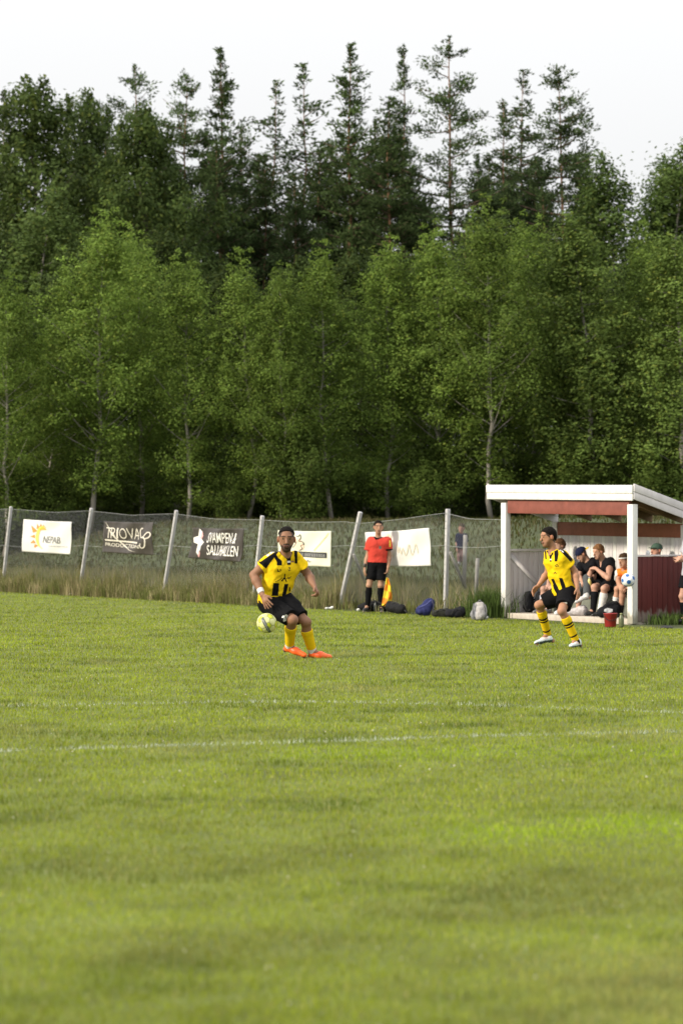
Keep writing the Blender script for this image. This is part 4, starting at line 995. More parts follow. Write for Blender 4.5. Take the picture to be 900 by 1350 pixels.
# --- the player with the ball
D1 = 28.8; q = lambda x, y, o=0.0: P(x, y, D1 + o)
def z1(pts): return [(320 + x / 6.754, 680 + y / 6.754) for x, y in pts]
p1 = Person('footballer in yellow and black shirt and orange boots about to play the bouncing ball', dict(
    head=q(377.6, 711.0, -.12), hf=(.03, -1, -.08), hu=(.02, 0, 1), hs=1.25, neck=q(376.5, 731, -.03), shA=q(358, 736.5, -.06), shB=q(388.5, 735, .03),
    elA=q(334.5, 758, -.04), wrA=q(346, 784.5, -.20), hdA=(.42, -.45, -.78), hnA=(.55, .75, -.1), tsA=1, elB=q(406, 757.5, .10), wrB=q(414.5, 773.5, -.06), hdB=(.35, -.55, -.72), hnB=(-.85, .1, -.3), tsB=-1,
    pel=q(361, 790, .08), hipA=q(354, 797, .04), hipB=q(373.5, 792, .10), knA=q(386, 817, -.28), anA=q(381.8, 852.5, .02), heelA=q(375.5, 856.5, .06), toeA=q(403.5, 866.2, -.06),
    knB=q(403.2, 820, -.10), anB=q(412, 859, .06), heelB=q(408, 866.2, .09), toeB=q(437, 868, -.02)), (.235, .120, .072), h=.0055, g=1.06, beard=.85, ak=1.14)
p1.body(.12, 1.15, 1.5, .2, 1.12); p1.hair((.096, .010), .007, amp=.003)
kit1 = [('poly', z1([(300, 262), (335, 300), (210, 470), (140, 410)]), BLK), ('poly', z1([(330, 252), (350, 280), (160, 408), (148, 402), (240, 320)]), YEL),
        ('poly', z1([(268, 345), (292, 328), (318, 372), (352, 402), (354, 440), (308, 440), (306, 410)]), BLK), ('poly', z1([(448, 285), (486, 305), (486, 425), (462, 425), (460, 330)]), BLK),
        ('line', z1([(318, 300), (395, 375), (412, 392), (432, 330)]), (BLK, 1.5)), ('poly', z1([(392, 372), (430, 372), (428, 436), (398, 436)]), BLK), ('poly', z1([(398, 400), (426, 400), (426, 418), (398, 418)]), WHT),
        ('poly', z1([(274, 596), (326, 600), (318, 712), (258, 712)]), BLK), ('poly', z1([(372, 606), (408, 606), (378, 735), (346, 735)]), BLK),
        ('line', z1([(222, 352), (232, 344)]), (WHT, 1.3)), ('line', z1([(252, 332), (262, 322)]), (WHT, 1.2)), ('line', z1([(276, 314), (304, 290)]), (WHT, 1.8)),
        ('line', z1([(378, 520), (372, 548), (352, 578)]), (BLK, .8)), ('line', z1([(350, 575), (376, 552), (390, 585)]), (BLK, .8)), ('line', z1([(352, 552), (330, 570), (295, 585)]), (BLK, .45)), ('line', z1([(396, 560), (408, 545), (412, 560), (424, 545), (432, 540)]), (BLK, .45)),
        ('line', z1([(314, 476), (314, 492), (328, 492)]), (BLK, .7)), ('line', z1([(334, 476), (344, 480), (336, 490)]), (BLK, .5)), ('poly', z1([(404, 460), (424, 458), (424, 490), (408, 490)]), BLK * 3), ('line', z1([(410, 466), (418, 484)]), (YEL, .5)), ('line', z1([(418, 640), (416, 668)]), (BLK, .9))]
p1.shirt(YEL, .56, -.005, .014, printer(D1, kit1), .036, .013, hem_tilt=-p1.up * .94 + np.array([.42, 0, 0]))
num = [('line', z1(a), (WHT * 1.05, .95)) for a in ([(358, 896), (366, 886), (378, 892), (376, 908), (372, 928), (390, 922)], [(382, 884), (392, 876), (402, 884), (398, 898), (392, 914), (410, 908)])]
p1.shorts(BLK, dict(A=.90, B=.80), .034, printer(D1, num))
p1.sock('A', YEL, .26, [(.90, 1.1, WHT)]); p1.sock('B', YEL, .27, [(.88, 1.1, WHT)])
OR = np.array([.80, .13, .018]); 
for c in 'AB': p1.boot(c, OR, OR * .8, OR * [1, .75, .8], k=1.05)
wb = SDF([capsule(p1.j['wrA'] + (p1.j['elA'] - p1.j['wrA']) * .10, p1.j['wrA'] + (p1.j['elA'] - p1.j['wrA']) * .34, .038, .042, .01)], .005)
dd = p1.j['elA'] - p1.j['wrA']; wb.cut(p1.j['wrA'] + dd * .10, -dd); wb.cut(p1.j['wrA'] + dd * .30, dd)
build_sdf('wristband', wb, m_cloth, p1.root, WHT, p1.o)

# --- balls
def ball(name, label, c, rad, base, spot, seam, extra=None, rot=0.0, seamw=.02):
    bm = bmesh.new(); bmesh.ops.create_icosphere(bm, subdivisions=5, radius=1.0); V = np.array([v.co for v in bm.verts]); F = np.array([[v.index for v in f.verts] for f in bm.faces]); bm.free()
    ico = bmesh.new(); bmesh.ops.create_icosphere(ico, subdivisions=1, radius=1.0); pv = np.array([v.co for v in ico.verts]); fv = np.array([f.calc_center_median() for f in ico.faces]); ico.free(); fv /= np.linalg.norm(fv, axis=1, keepdims=True)
    a, b_ = math.cos(rot), math.sin(rot); Rm = np.array([[a, 0, b_], [0, 1, 0], [-b_, 0, a]]) @ np.array([[1, 0, 0], [0, math.cos(.6), -math.sin(.6)], [0, math.sin(.6), math.cos(.6)]])
    pv, fv = pv @ Rm.T, fv @ Rm.T
    dp = V @ pv.T - .018 * 1.0; df = V @ fv.T; alls = np.concatenate([dp, df], 1); so = np.sort(alls, 1); gap = so[:, -1] - so[:, -2]
    pent = alls.argmax(1) < 12; s_ = np.clip(gap / seamw, 0, 1)
    c_ = np.where(pent[:, None], spot, base) * np.ones((len(V), 3)); c_ = mixc(c_, np.array(seam, float), (1 - s_) * .85)
    if extra: c_ = extra(V, c_)
    Vr = V * (rad * (1 - .012 * (1 - s_)))[:, None]
    return tag(link(name, np_mesh(name, Vr, F, c_, True), mat('ball_panel', attr=True, rough=.4, noise=.12, nscale=14, spec=.45), None, tuple(c)), label, 'ball')
def bar1(V, c):
    x, z = V[:, 0], V[:, 2]; fr = V[:, 1] < 0
    k = fr & near_line(x, z, [(-.38, .46), (-.02, -.30), (.30, -.84)], .15); c[k] = (.07, .08, .09)
    k = fr & near_line(x, z, [(-.30, .30), (.24, -.74)], .03); c[k] = (.35, .36, .3)
    for px_, pz in ((-.25, .80), (-.05, .84), (.15, .80)): c[fr & (np.hypot(x - px_, z - pz) < .05)] = (.25, .24, .06)
    return c
ball('football', 'bright yellow and pale patched football in mid air beside the player', P(351.6, 821.5, 28.4), .118, np.array([.60, .60, .27]), np.array([.50, .54, .02]), (.07, .08, .02), bar1, .5, .042)

# --- the second player
D2 = 31.5; q = lambda x, y, o=0.0: P(x, y, D2 + o)
def z2(pts): return [(690 + x / 6.4286, 680 + y / 6.4286) for x, y in pts]
p2 = Person('footballer in yellow and black shirt and hooped socks jogging past the shelter', dict(
    head=q(722.3, 708, -.03), hf=(-.93, -.36, -.13), hs=1.06, neck=q(727.5, 724.5, .0), shA=q(724, 732, .13), shB=q(741.5, 732.5, -.11),
    elA=q(721.5, 755, .22), wrA=q(708.8, 772.5, .10), hdA=(-.62, -.15, -.70), hnA=(.5, -.6, -.4), tsA=1, elB=q(757.3, 753.5, -.05), wrB=q(760.5, 774.5, -.16), hdB=(.12, -.30, -.95), hnB=(-.75, .5, -.1), tsB=-1,
    pel=q(743, 779, 0), hipA=q(737, 784.5, .09), hipB=q(747, 784.5, -.07), knA=q(709.5, 797.5, .14), anA=q(721.5, 837.5, .40), heelA=q(728, 845, .40), toeA=q(704.5, 849.2, .22),
    knB=q(739.8, 805.5, -.36), anB=q(758.2, 844.5, -.24), heelB=q(764.5, 850.8, -.17), toeB=q(750.5, 853.4, -.34)), (.345, .175, .105), h=.0055, g=.95, beard=.25, ak=1.05)
p2.body(.45, .3, .6, .7); p2.hair((.094, -.060), .009, amp=.004)
kit2 = [('poly', z2([(262, 252), (290, 245), (408, 366), (384, 388), (300, 300)]), BLK), ('poly', z2([(252, 300), (285, 285), (284, 330), (272, 386), (252, 386)]), BLK), ('poly', z2([(183, 295), (196, 300), (194, 370), (183, 366)]), BLK),
        ('line', z2([(205, 300), (222, 350), (240, 315)]), (BLK, 1.0)), ('poly', z2([(214, 350), (230, 350), (228, 390), (216, 390)]), BLK), ('poly', z2([(216, 364), (229, 364), (229, 376), (216, 376)]), WHT),
        ('poly', z2([(228, 534), (250, 534), (292, 628), (268, 628)]), BLK), ('poly', z2([(288, 524), (316, 524), (342, 588), (342, 636), (320, 640)]), BLK),
        ('line', z2([(255, 424), (270, 410), (285, 426), (262, 428)]), (BLK * 2, .45)), ('line', z2([(248, 488), (258, 476), (266, 490)]), (BLK * 2, .5)), ('line', z2([(275, 262), (285, 275)]), (WHT, .9)), ('line', z2([(292, 278), (304, 290)]), (WHT, .8)), ('line', z2([(314, 298), (322, 306)]), (WHT, .8)),
        ('line', z2([(404, 374), (388, 392)]), (BLK, .5))]
p2.shirt(YEL, .58, -.03, .010, printer(D2, kit2), .034, .012)
pr2 = [('line', z2([(300, 738), (338, 734)]), (WHT, 1.3)), ('line', z2([(394, 782), (406, 742)]), (np.array([.35, .35, .35]), .7))]
p2.shorts(BLK, .72, .040, printer(D2, pr2))
hoops = [(.40, .46, BLK), (.49, .535, BLK), (.80, .85, BLK), (.985, 1.1, BLK)]
p2.sock('A', YEL, .20, hoops); p2.sock('B', YEL, .22, hoops)
for c in 'AB': p2.boot(c, (.60, .66, .66), (.06, .09, .10), (.66, .55, .53))

# --- the linesman
DL = 45.2; q = lambda x, y, o=0.0: P(x, y, DL - .25 + o)
pl = Person('linesman in red shirt and black shorts standing at the edge of the pitch', dict(
    head=q(498.6, 695.3, -.04), hf=(.10, -1, .0), hs=1.04, neck=q(498.3, 708), shA=q(488.8, 713.3), shB=q(509.8, 713.3), elA=q(484.3, 733, .03), wrA=q(480.6, 748, -.05), hdA=(-.05, -.15, -1), hnA=(1, .2, 0), tsA=-1,
    elB=q(512.6, 733, .03), wrB=q(511.2, 748.5, -.08), hdB=(-.15, -.2, -1), hnB=(-1, .3, 0), tsB=1, pel=q(497.3, 741.5), hipA=q(491.5, 746), hipB=q(502.5, 746), knA=q(486.3, 771.5, -.04), anA=q(484, 799.8, .03), heelA=q(485, 805.4, .09), toeA=q(478.5, 805.9, -.17),
    knB=q(501.5, 772, -.04), anB=q(502, 800.2, .03), heelB=q(501.5, 805.4, .1), toeB=q(504, 806, -.16)), (.36, .20, .13), h=.007, g=.93, beard=.15)
pl.body(.35, .9, .4, .1); pl.hair((.086, .00), .011, amp=.005)
RED = np.array([.50, .052, .036]); zl = lambda pts: [(465 + x / 10.385, 680 + y / 10.385) for x, y in pts]
pl.shirt(RED, .62, .0, .024, printer(DL, [('line', zl([(285, 270), (320, 315), (345, 300), (385, 285), (420, 255)]), (BLK, 1.7)), ('line', zl([(455, 466), (535, 462)]), (BLK, 1.2)), ('line', zl([(165, 462), (215, 470)]), (np.array([.3, .02, .02]), .8)), ('poly', zl([(352, 412), (385, 412), (385, 455), (352, 455)]), np.array([.12, .10, .09])), ('poly', zl([(492, 335), (512, 335), (514, 425), (492, 425)]), np.array([.75, .52, .08])), ('line', zl([(325, 320), (325, 395)]), (RED * .6, .3))]), .034, .008)
pl.shorts(BLK, .74, .030, rise=.03, paint=printer(DL, [('poly', zl([(385, 875), (410, 880), (405, 905), (380, 900)]), WHT * .7)]))
for c in 'AB': pl.sock(c, BLK, .08); pl.boot(c, (.012, .012, .012), (.3, .3, .3))
wt = SDF([capsule(pl.j['wrA'] + np.array([0, 0, .018]), pl.j['wrA'] + np.array([0, 0, .040]), .034, .036, .01)], .006); build_sdf('wristwatch', wt, m_boot, pl.root, np.array([.05, .04, .03]), pl.o)
# flag in his hand
fl = thing('linesman_flag', 'yellow and orange chequered linesman flag hanging from the hand beside the black shorts', 'flag', q(509, 762, -.1))
fo = np.array(fl.location); h0, h1 = q(510.3, 754, -.10), q(502.5, 800, -.16)
mb = MB().tube([h0 - fo, (h0 + h1) / 2 - fo, h1 - fo], .008, 8); mb.build('stick', mat('black_plastic', (.02, .02, .02), .5), fl, True)
n, k = 24, 16; ss, tt = np.meshgrid(np.linspace(0, 1, n), np.linspace(0, 1, k), indexing='ij'); ss, tt = ss.ravel(), tt.ravel()
ax = h1 - h0; wid = np.interp(ss, [0, .25, .6, .85, 1], [.03, .11, .18, .17, .05])
fp = h0 + ax * .16 + ss[:, None] * ax * .80 + (tt * wid)[:, None] * np.array([.95, -.15, -.25])  + (np.sin(tt * 8 + ss * 5) * .045 * tt)[:, None] * np.array([.1, -1, 0]) + np.array([0, -.012, 0])
ii = np.arange(n * k).reshape(n, k); qd = np.stack([ii[:-1, :-1].ravel(), ii[1:, :-1].ravel(), ii[1:, 1:].ravel(), ii[:-1, 1:].ravel()], 1)
chk = ((np.floor(ss * 4.2) + np.floor(tt * 2)) % 2)[:, None]
fo_ = link('flag_cloth', np_mesh('flag_cloth', fp - fo, qd, np.where(chk > 0, np.array([.80, .27, .02]), np.array([.80, .68, .04])), True), mat('flag_cloth', attr=True, rough=.7, transl=.3), fl)
sm = fo_.modifiers.new('thick', 'SOLIDIFY'); sm.thickness = .003
ctx = h0  # hand closes on the stick

# --- people in and beside the shelter
def jb(x, y, b): return P(x, y, on_fence(x, b))
FACE = -VV; FLOOR = .078
def seated(label, head, hf, neck, shA, shB, elA, wrA, elB, wrB, pel, knA, knB, anA, anB, skin, hs=1.0, g=.95, h=.009, hdA=None, hdB=None, toeA=None, toeB=None, liftB=False, liftA=False, **kw):
    def foot(an, lift, toe):
        a = np.array(an, float)
        if not lift: a[2] = FLOOR + .085
        he = a - FACE * .05 - np.array([0, 0, .075]); t = a + FACE * .18 - np.array([0, 0, .078])
        if toe is not None: t = toe; he = a - norm(t - a) * .055 - np.array([0, 0, .05])
        return a, he, t
    a1, h1_, t1 = foot(anA, liftA, toeA); a2, h2_, t2 = foot(anB, liftB, toeB); sd = np.cross(FACE, [0, 0, 1.0]) * -1
    sdv = norm(np.asarray(shB) - np.asarray(shA)); pel = np.asarray(pel)
    return Person(label, dict(head=head, hf=hf, hs=hs, neck=neck, shA=shA, shB=shB, elA=elA, wrA=wrA, elB=elB, wrB=wrB, hdA=hdA if hdA is not None else np.asarray(wrA) - elA, hdB=hdB if hdB is not None else np.asarray(wrB) - elB,
        hnA=(.3, .3, -.8), hnB=(.3, .3, -.8), tsA=1, tsB=-1, pel=pel, hipA=pel - U * .09 * g + np.array([0, 0, -.03]) + FACE * .04, hipB=pel + U * .09 * g + np.array([0, 0, -.03]) + FACE * .04, knA=knA, knB=knB, anA=a1, anB=a2, heelA=h1_, toeA=t1, heelB=h2_, toeB=t2), skin, h=h, g=g, group='people sitting in the shelter', **kw)
SK = (.46, .26, .185); DK = np.array([.008, .008, .010])
# man in black polo shirt
s1 = seated('man in black polo shirt and white socks bending forward on the shelter bench', jb(788.3, 727.5, .56), norm(FACE * .92 + U * -.02 + np.array([0, 0, -.26])), jb(794.5, 738, .66), jb(784.5, 742, .66), jb(804, 741, .70), jb(777.5, 755.5, .40), jb(774.5, 764.5, .34), jb(801, 762.5, .42), jb(785, 749.5, .36),
    jb(803, 769, .80), jb(783, 774, .34), jb(796, 776, .30), jb(781, 806, .32), jb(790.5, 806, .28), SK, h=.0075, g=1.0, hairc=(.20, .10, .045), hdB=norm(jb(777, 748, .34) - jb(785, 749.5, .36)))
s1.body(.5, .7, .5, .4); s1.hair((.090, -.05), .014, amp=.007)
s1.shirt(DK, .68, -.02, .020, printer(40, [('line', [(791, 739), (793, 746)], (DK * .6, .6))]), .03, .008, carve=[capsule(s1.j['neck'] + s1.fwd * .05, s1.j['neck'] + s1.fwd * .125 - s1.up * .10, .034, .016)])
s1.shorts(DK, .72, .035); s1.sock('B', WHT, .18); s1.sock('A', DK, .18); [s1.boot(c, (.015, .015, .015)) for c in 'AB']
# man in cap
s2 = seated('man in dark backward cap and black shirt leaning behind the polo shirt man', jb(766.2, 731, .56), norm(FACE * .72 + U * -.25 + np.array([0, 0, -.55])), jb(774.5, 740, .66), jb(766, 745.5, .66), jb(781.5, 741, .72), jb(763, 760, .46), jb(767, 767, .36), jb(783, 760, .55), jb(777, 768, .42),
    jb(788, 769, .82), jb(764, 775, .38), jb(773.5, 763, .36), jb(761, 806, .38), jb(772.3, 786.5, .22), SK, h=.0085, g=.95, toeB=jb(757, 795.5, .06), liftB=True, hairc=(.05, .03, .02), beard=.35)
s2.body(.5, .5)
cp = SDF([ellip(s2.Hp(0, -.012, .040), s2.HR(), np.array([.088, .108, .092]), .02)], .006); cp.cut(s2.Hp(0, 0, .030), -s2.hu + s2.hf * -.18)
cp = build_sdf('cap', cp, m_cloth, s2.root, np.array([.014, .017, .045]), s2.o)
bb = SDF([capsule(s2.Hp(-.03, -.12, .035), s2.Hp(.03, -.12, .035), .05, .05, .03, s2.hu, 6)], .006); bb = build_sdf('cap_brim', bb, m_cloth, s2.root, np.array([.72, .50, .04]), s2.o)
s2.shirt(DK, .7, -.02, .022, None, .03, .008); s2.trousers((.075, .08, .085)); [s2.boot(c, (.52, .50, .50), (.30, .30, .30)) for c in 'AB']; s2.sock('B', WHT * .8, .75)
# boy in orange bib
s3 = seated('boy with white headband and orange bib sitting half hidden by the right post', jb(821.6, 739, .56), norm(FACE * .9 + U * .12 + np.array([0, 0, -.12])), jb(822.5, 751.5, .62), jb(816.5, 755, .62), jb(829.5, 755, .66), jb(814, 766, .44), jb(818, 774, .30), jb(833.5, 765, .40), jb(831.5, 772.5, .05),
    jb(827, 772, .74), jb(813, 776.5, .32), jb(819.5, 775.5, .28), jb(808, 806, .30), jb(817, 806, .26), (.44, .24, .16), hs=.98, g=.86, h=.008, hdB=norm(np.array([-.35, -.7, -.1])), hairc=(.06, .035, .02))
s3.body(.5, .25); s3.hair((.062, -.05), .014)
hb = SDF([ellip(s3.Hp(0, -.01, .045), s3.HR(), np.array([.086, .108, .05]), .02)], .005); hb.cut(s3.Hp(0, 0, .060), s3.hu); hb.cut(s3.Hp(0, 0, .038), -s3.hu); build_sdf('headband', hb, m_cloth, s3.root, WHT, s3.o)
s3.shirt(WHT, .7, -.02, .018, printer(39.6, [('poly', [(819, 751), (832, 748), (836, 775), (822, 775), (818.5, 760)], np.array([.80, .20, .03]))]), .028, .007)
s3.shorts((.02, .02, .02), .6, .03); s3.sock('A', WHT, .35); s3.sock('B', (.02, .02, .02), .7); [s3.boot(c, (.02, .02, .02)) for c in 'AB']
ball('football', 'white and blue football held out in front of the right shelter post', jb(827.3, 764.6, -.22), .111, np.array([.78, .80, .82]), np.array([.02, .11, .36]), (.35, .38, .42), None, 1.2)
# figure in the back left corner
s4 = seated('brown haired person in the back corner of the shelter, mostly hidden by the jogging player', jb(736.8, 719.5, .72), norm(FACE), jb(738, 732.5, .78), jb(731, 737, .76), jb(745, 736, .80), jb(724, 755, .62), jb(722, 769, .45), jb(741, 756, .62), jb(735, 770, .45),
    jb(740, 770, .82), jb(716, 776.5, .42), jb(727, 775.5, .40), jb(713, 806, .38), jb(722.5, 806, .38), (.42, .25, .19), h=.010, g=.95, hairc=(.11, .055, .03))
s4.body(.4, .4); s4.hair((.055, -.05), .016); s4.shirt((.05, .05, .06), .7, -.02, .02, None, .03); s4.shorts((.03, .03, .035), .6, .03); [s4.sock(c, (.40, .40, .45), .35) for c in 'AB']; [s4.boot(c, (.16, .16, .17)) for c in 'AB']
# head above the dark red wall
s5 = seated('person in a greenish cap whose head shows above the dark red side wall', jb(864.4, 726, .74), norm(FACE), jb(866, 738.5, .78), jb(860, 743, .76), jb(873, 742, .80), jb(858, 760, .66), jb(856, 770, .72), jb(872, 760, .78), jb(866, 770, .74),
    jb(868, 772, .82), jb(848, 776, .45), jb(858, 776, .45), jb(846, 806, .42), jb(856, 806, .42), (.46, .24, .17), h=.010, g=.95, hairc=(.10, .06, .04))
s5.body(.4, .4); cp = SDF([ellip(s5.Hp(0, -.012, .040), s5.HR(), np.array([.086, .106, .088]), .02), capsule(s5.Hp(-.03, .09, .045), s5.Hp(.03, .09, .045), .045, .045, .02, s5.hu, 5)], .006); cp.cut(s5.Hp(0, 0, .028), -s5.hu)
build_sdf('cap', cp, m_cloth, s5.root, np.array([.06, .10, .075]), s5.o); s5.shirt((.05, .06, .08), .7, -.02, .02, None, .03); s5.trousers((.04, .04, .05)); [s5.boot(c, (.05, .05, .05)) for c in 'AB']
# standing at the right picture edge
D6 = 39.05; q = lambda x, y, o=0.0: P(x, y, D6 + o); zf = terr((898 - CX) / FPX * D6, D6)
yg = HZ + (EYE - zf) * FPX / D6
s6 = Person('person in pale grey shirt and black shorts cut off by the right picture edge', dict(
    head=q(913.5, 694, 0), hf=(-.85, -.5, -.1), neck=q(912.5, 709), shA=q(905.5, 716, .12), shB=q(918.5, 716, -.12), elA=q(899.5, 735, .1), wrA=q(895, 738, -.18), hdA=(-.2, -.8, .2), hnA=(.8, -.2, -.5), tsA=1, elB=q(914.5, 736, -.22), wrB=q(899.5, 738.5, -.25), hdB=(-.9, -.2, .1), hnB=(.1, .9, -.3), tsB=-1,
    pel=q(910.5, 757), hipA=q(905.5, 761, .08), hipB=q(914.5, 761, -.08), knA=q(898.5, 786, .05), anA=q(901.5, yg - 7, .1), heelA=q(905.5, yg - 1.5, .1), toeA=q(889.5, yg - 1, -.02), knB=q(912.5, 786, -.12), anB=q(913.5, yg - 7, -.1), heelB=q(917.5, yg - 1.5, -.1), toeB=q(901.5, yg - 1, -.2)), (.45, .25, .18), h=.010, g=.95, hairc=(.05, .03, .02))
s6.body(.5, .5); s6.hair(); s6.shirt((.36, .36, .40), .7, -.03, .02, None, .03); s6.shorts(DK, .6, .03); [s6.sock(c, DK, .25) for c in 'AB']; [s6.boot(c, DK) for c in 'AB']
# child behind the fence
D7 = 53.5; q = lambda x, y, o=0.0: P(x, y, D7 + o); zf = terr((608 - CX) / FPX * D7, D7); yg = HZ + (EYE - zf) * FPX / D7; 
s7 = Person('small child in dark blue top standing in the meadow behind the fence', dict(
    head=q(608, yg - 48), hf=(-.3, -.95, -.1), hs=.85, neck=q(608, yg - 41), shA=q(603.5, yg - 38), shB=q(612.5, yg - 38), elA=q(601.5, yg - 29), wrA=q(602, yg - 21, -.06), hdA=(0, -.2, -1), hnA=(1, 0, 0), tsA=1, elB=q(614.5, yg - 29), wrB=q(614, yg - 21, -.06), hdB=(0, -.2, -1), hnB=(-1, 0, 0), tsB=-1,
    pel=q(608, yg - 23), hipA=q(605.6, yg - 21.5), hipB=q(610.4, yg - 21.5), knA=q(605.3, yg - 12, -.03), anA=q(605, yg - 3), heelA=q(605, yg - .8, .03), toeA=q(604, yg - .6, -.10), knB=q(610.8, yg - 12, -.03), anB=q(611, yg - 3), heelB=q(611, yg - .8, .03), toeB=q(612, yg - .6, -.10)), (.26, .15, .12), h=.009, g=.58, hairc=(.04, .03, .02))
s7.body(.3, .3, hsz=.7); s7.hair(); s7.shirt((.008, .010, .03), .9, -.03, .02, None, .02); s7.trousers((.16, .10, .10)); [s7.boot(c, (.2, .2, .22), k=.8) for c in 'AB']

# ------------------------------------------------------------------ bags and small things
m_nyl = mat('bag_nylon', attr=True, rough=.75, noise=.3, nscale=18, bump=.5, bscale=30, spec=.08)
def gp(x, y, up_=0.0): D = EYE * FPX / (y - HZ); return np.array([(x - CX) / FPX * D, D, up_])
def lump(name, label, cat, prims, color, o, amp=.012, freq=16, cutz=None, extra=(), h=.010, col=None, group=None):
    t = thing(name, label, cat, o, group)
    f = SDF(prims, h, .05); f.disp(amp, freq, len(label)); f.disp(.007, 42, len(label) + 3)
    if cutz is not None: f.cut((0, 0, cutz), (0, 0, -1))
    build_sdf('bag_body', f, m_nyl, t, col or np.array(color), np.asarray(o, float))
    if group: t.scale = (.86, .86, .82)
    return t
def strap(t, pts, r, color, name='strap'):
    o = np.array(t.location); pts = np.array(pts, float) - o
    tt = np.linspace(0, 1, 14); k = np.linspace(0, 1, len(pts)); p = np.stack([np.interp(tt, k, pts[:, i]) for i in range(3)], 1)
    for _ in range(3): p[1:-1] = (p[:-2] + 2 * p[1:-1] + p[2:]) / 4
    mb = MB().tube(p, r, 6); nm = 'strap_%02d%02d%02d' % tuple(int(c * 99) for c in color)
    return mb.build(name, mat(nm, color, .7), t, True)
GBAG = 'bags lying along the foot of the fence'
A, B = gp(474, 805.4, .10), gp(503, 806.6, .12) + VV * .14
t = lump('duffel_bag', 'long black duffel bag on the grass behind the linesman', 'bag', [capsule(A, A * .6 + B * .4, .06, .12, .06), capsule(A * .5 + B * .5, B, .13, .12, .06)], (.012, .012, .013), A * [1, 1, 0], .02, cutz=.0, group=GBAG)
strap(t, [A + [0.1, -.1, .05], (A + B) / 2 + [0, -.13, .17], B + [-.05, -.12, .06]], .010, (.03, .03, .03), 'carry_strap')
A, B = gp(515, 808, .14), gp(531, 809, .09); t = lump('duffel_bag', 'black duffel bag with a flopped end right of the linesman flag', 'bag', [capsule(A, B, .12, .10, .06), capsule(B, B + [.09, -.03, -.05], .09, .04, .05)], (.014, .014, .015), A * [1, 1, 0], .018, cutz=.0, group=GBAG)
strap(t, [A + [0, -.12, .08], A + [.12, -.16, .12], B + [.05, -.1, .0], B + [.13, -.1, -.08]], .010, (.035, .035, .035), 'carry_strap')
o = gp(562, 811.5); t = lump('backpack', 'blue purple backpack leaning in the grass between the duffel bags and the black heap', 'backpack', [capsule(o + [-.13, 0, .10], o + [.06, .08, .30], .10, .085, .05), capsule(o + [-.02, -.05, .08], o + [.10, .04, .28], .10, .07, .05), capsule(o + [-.12, -.10, .08], o + [.02, -.06, .14], .06, .06, .04)], (.022, .026, .085), o, .008, cutz=0, group=GBAG)
strap(t, [o + [.11, 0, .33], o + [.15, -.07, .22], o + [.12, -.09, .06]], .016, (.03, .03, .06)); strap(t, [o + [-.16, -.10, .18], o + [-.02, -.14, .24], o + [.09, -.07, .34]], .008, (.10, .11, .28), 'piping')
o = gp(580, 813); t = lump('sports_bag', 'low black sports bag, left half of the black heap', 'bag', [capsule(o + [-.10, .02, .07], o + [.12, 0, .09], .07, .10, .05)], (.025, .026, .022), o, .016, cutz=0, group=GBAG); strap(t, [o + [-.1, -.06, .1], o + [0, -.11, .18], o + [.12, -.09, .12]], .009, (.03, .03, .03), 'carry_strap')
o = gp(600, 814); t = lump('sports_bag', 'rounder black sports bag, right half of the black heap', 'bag', [capsule(o + [-.10, .0, .09], o + [.10, 0, .10], .10, .11, .05), capsule(o + [.04, 0, .13], o + [.1, .03, .17], .08, .07, .05)], (.014, .014, .017), o, .018, cutz=0, group=GBAG); strap(t, [o + [-.1, -.1, .05], o + [-.02, -.13, .20], o + [.13, -.1, .14]], .009, (.02, .02, .02), 'carry_strap')
o = gp(631, 817); gcolf = lambda V: np.where((np.abs((V[:, 0] - o[0]) - .02 - (V[:, 2] - .1) * .05) < .085)[:, None], np.array([.36, .34, .33]), np.array([.20, .20, .21]))
t = lump('backpack', 'light grey backpack standing upright beside the left shelter post', 'backpack', [capsule(o + [-.06, .02, .10], o + [-.02, .07, .29], .11, .07, .05), capsule(o + [.06, 0, .10], o + [.05, .06, .29], .10, .07, .05), capsule(o + [0, -.06, .07], o + [.0, -.02, .20], .085, .06, .04)], (.3, .3, .3), o, .006, cutz=0, col=gcolf, group=GBAG)
strap(t, [o + [-.10, -.02, .33], o + [-.13, -.08, .18], o + [-.10, -.09, .03]], .014, (.13, .13, .14)); strap(t, [o + [.12, -.02, .31], o + [.15, -.06, .18], o + [.11, -.08, .03]], .014, (.13, .13, .14)); strap(t, [o + [-.02, .05, .36], o + [.02, .04, .41], o + [.05, .05, .36]], .010, (.18, .18, .19), 'grab_handle')

def lathe(prof, n=24):
    prof = np.asarray(prof, float); th = np.arange(n) * 2 * np.pi / n; m = len(prof)
    V = np.concatenate([np.stack([r * np.cos(th), r * np.sin(th), np.full(n, z)], 1) for r, z in prof]); Q = [(i * n + j, i * n + (j + 1) % n, (i + 1) * n + (j + 1) % n, (i + 1) * n + j) for i in range(m - 1) for j in range(n)]
    return V, Q
def turned(name, prof, m, parent, loc=(0, 0, 0)):
    V, Q = lathe(prof); o = link(name, np_mesh(name, V, np.array(Q), None, True), m, parent); o.location = loc; return o
o = gp(804, 826.5); t = thing('bucket', 'red plastic bucket standing on the grass before the shelter floor', 'bucket', o)
m_rb = mat('red_plastic', (.26, .018, .02), .4, noise=.1, spec=.5); turned('pail', [(0.001, .0), (.082, .0), (.088, .01), (.105, .20), (.112, .205), (.112, .215), (.102, .215), (.083, .012), (.001, .012)], m_rb, t)
th = np.linspace(0, np.pi, 12); mb = MB().tube(np.stack([.112 * np.cos(th), -.03 - .095 * np.sin(th), .20 - .10 * np.sin(th)], 1), .005, 6); mb.build('handle', mat('black_plastic', (.02, .02, .02), .5), t, True)
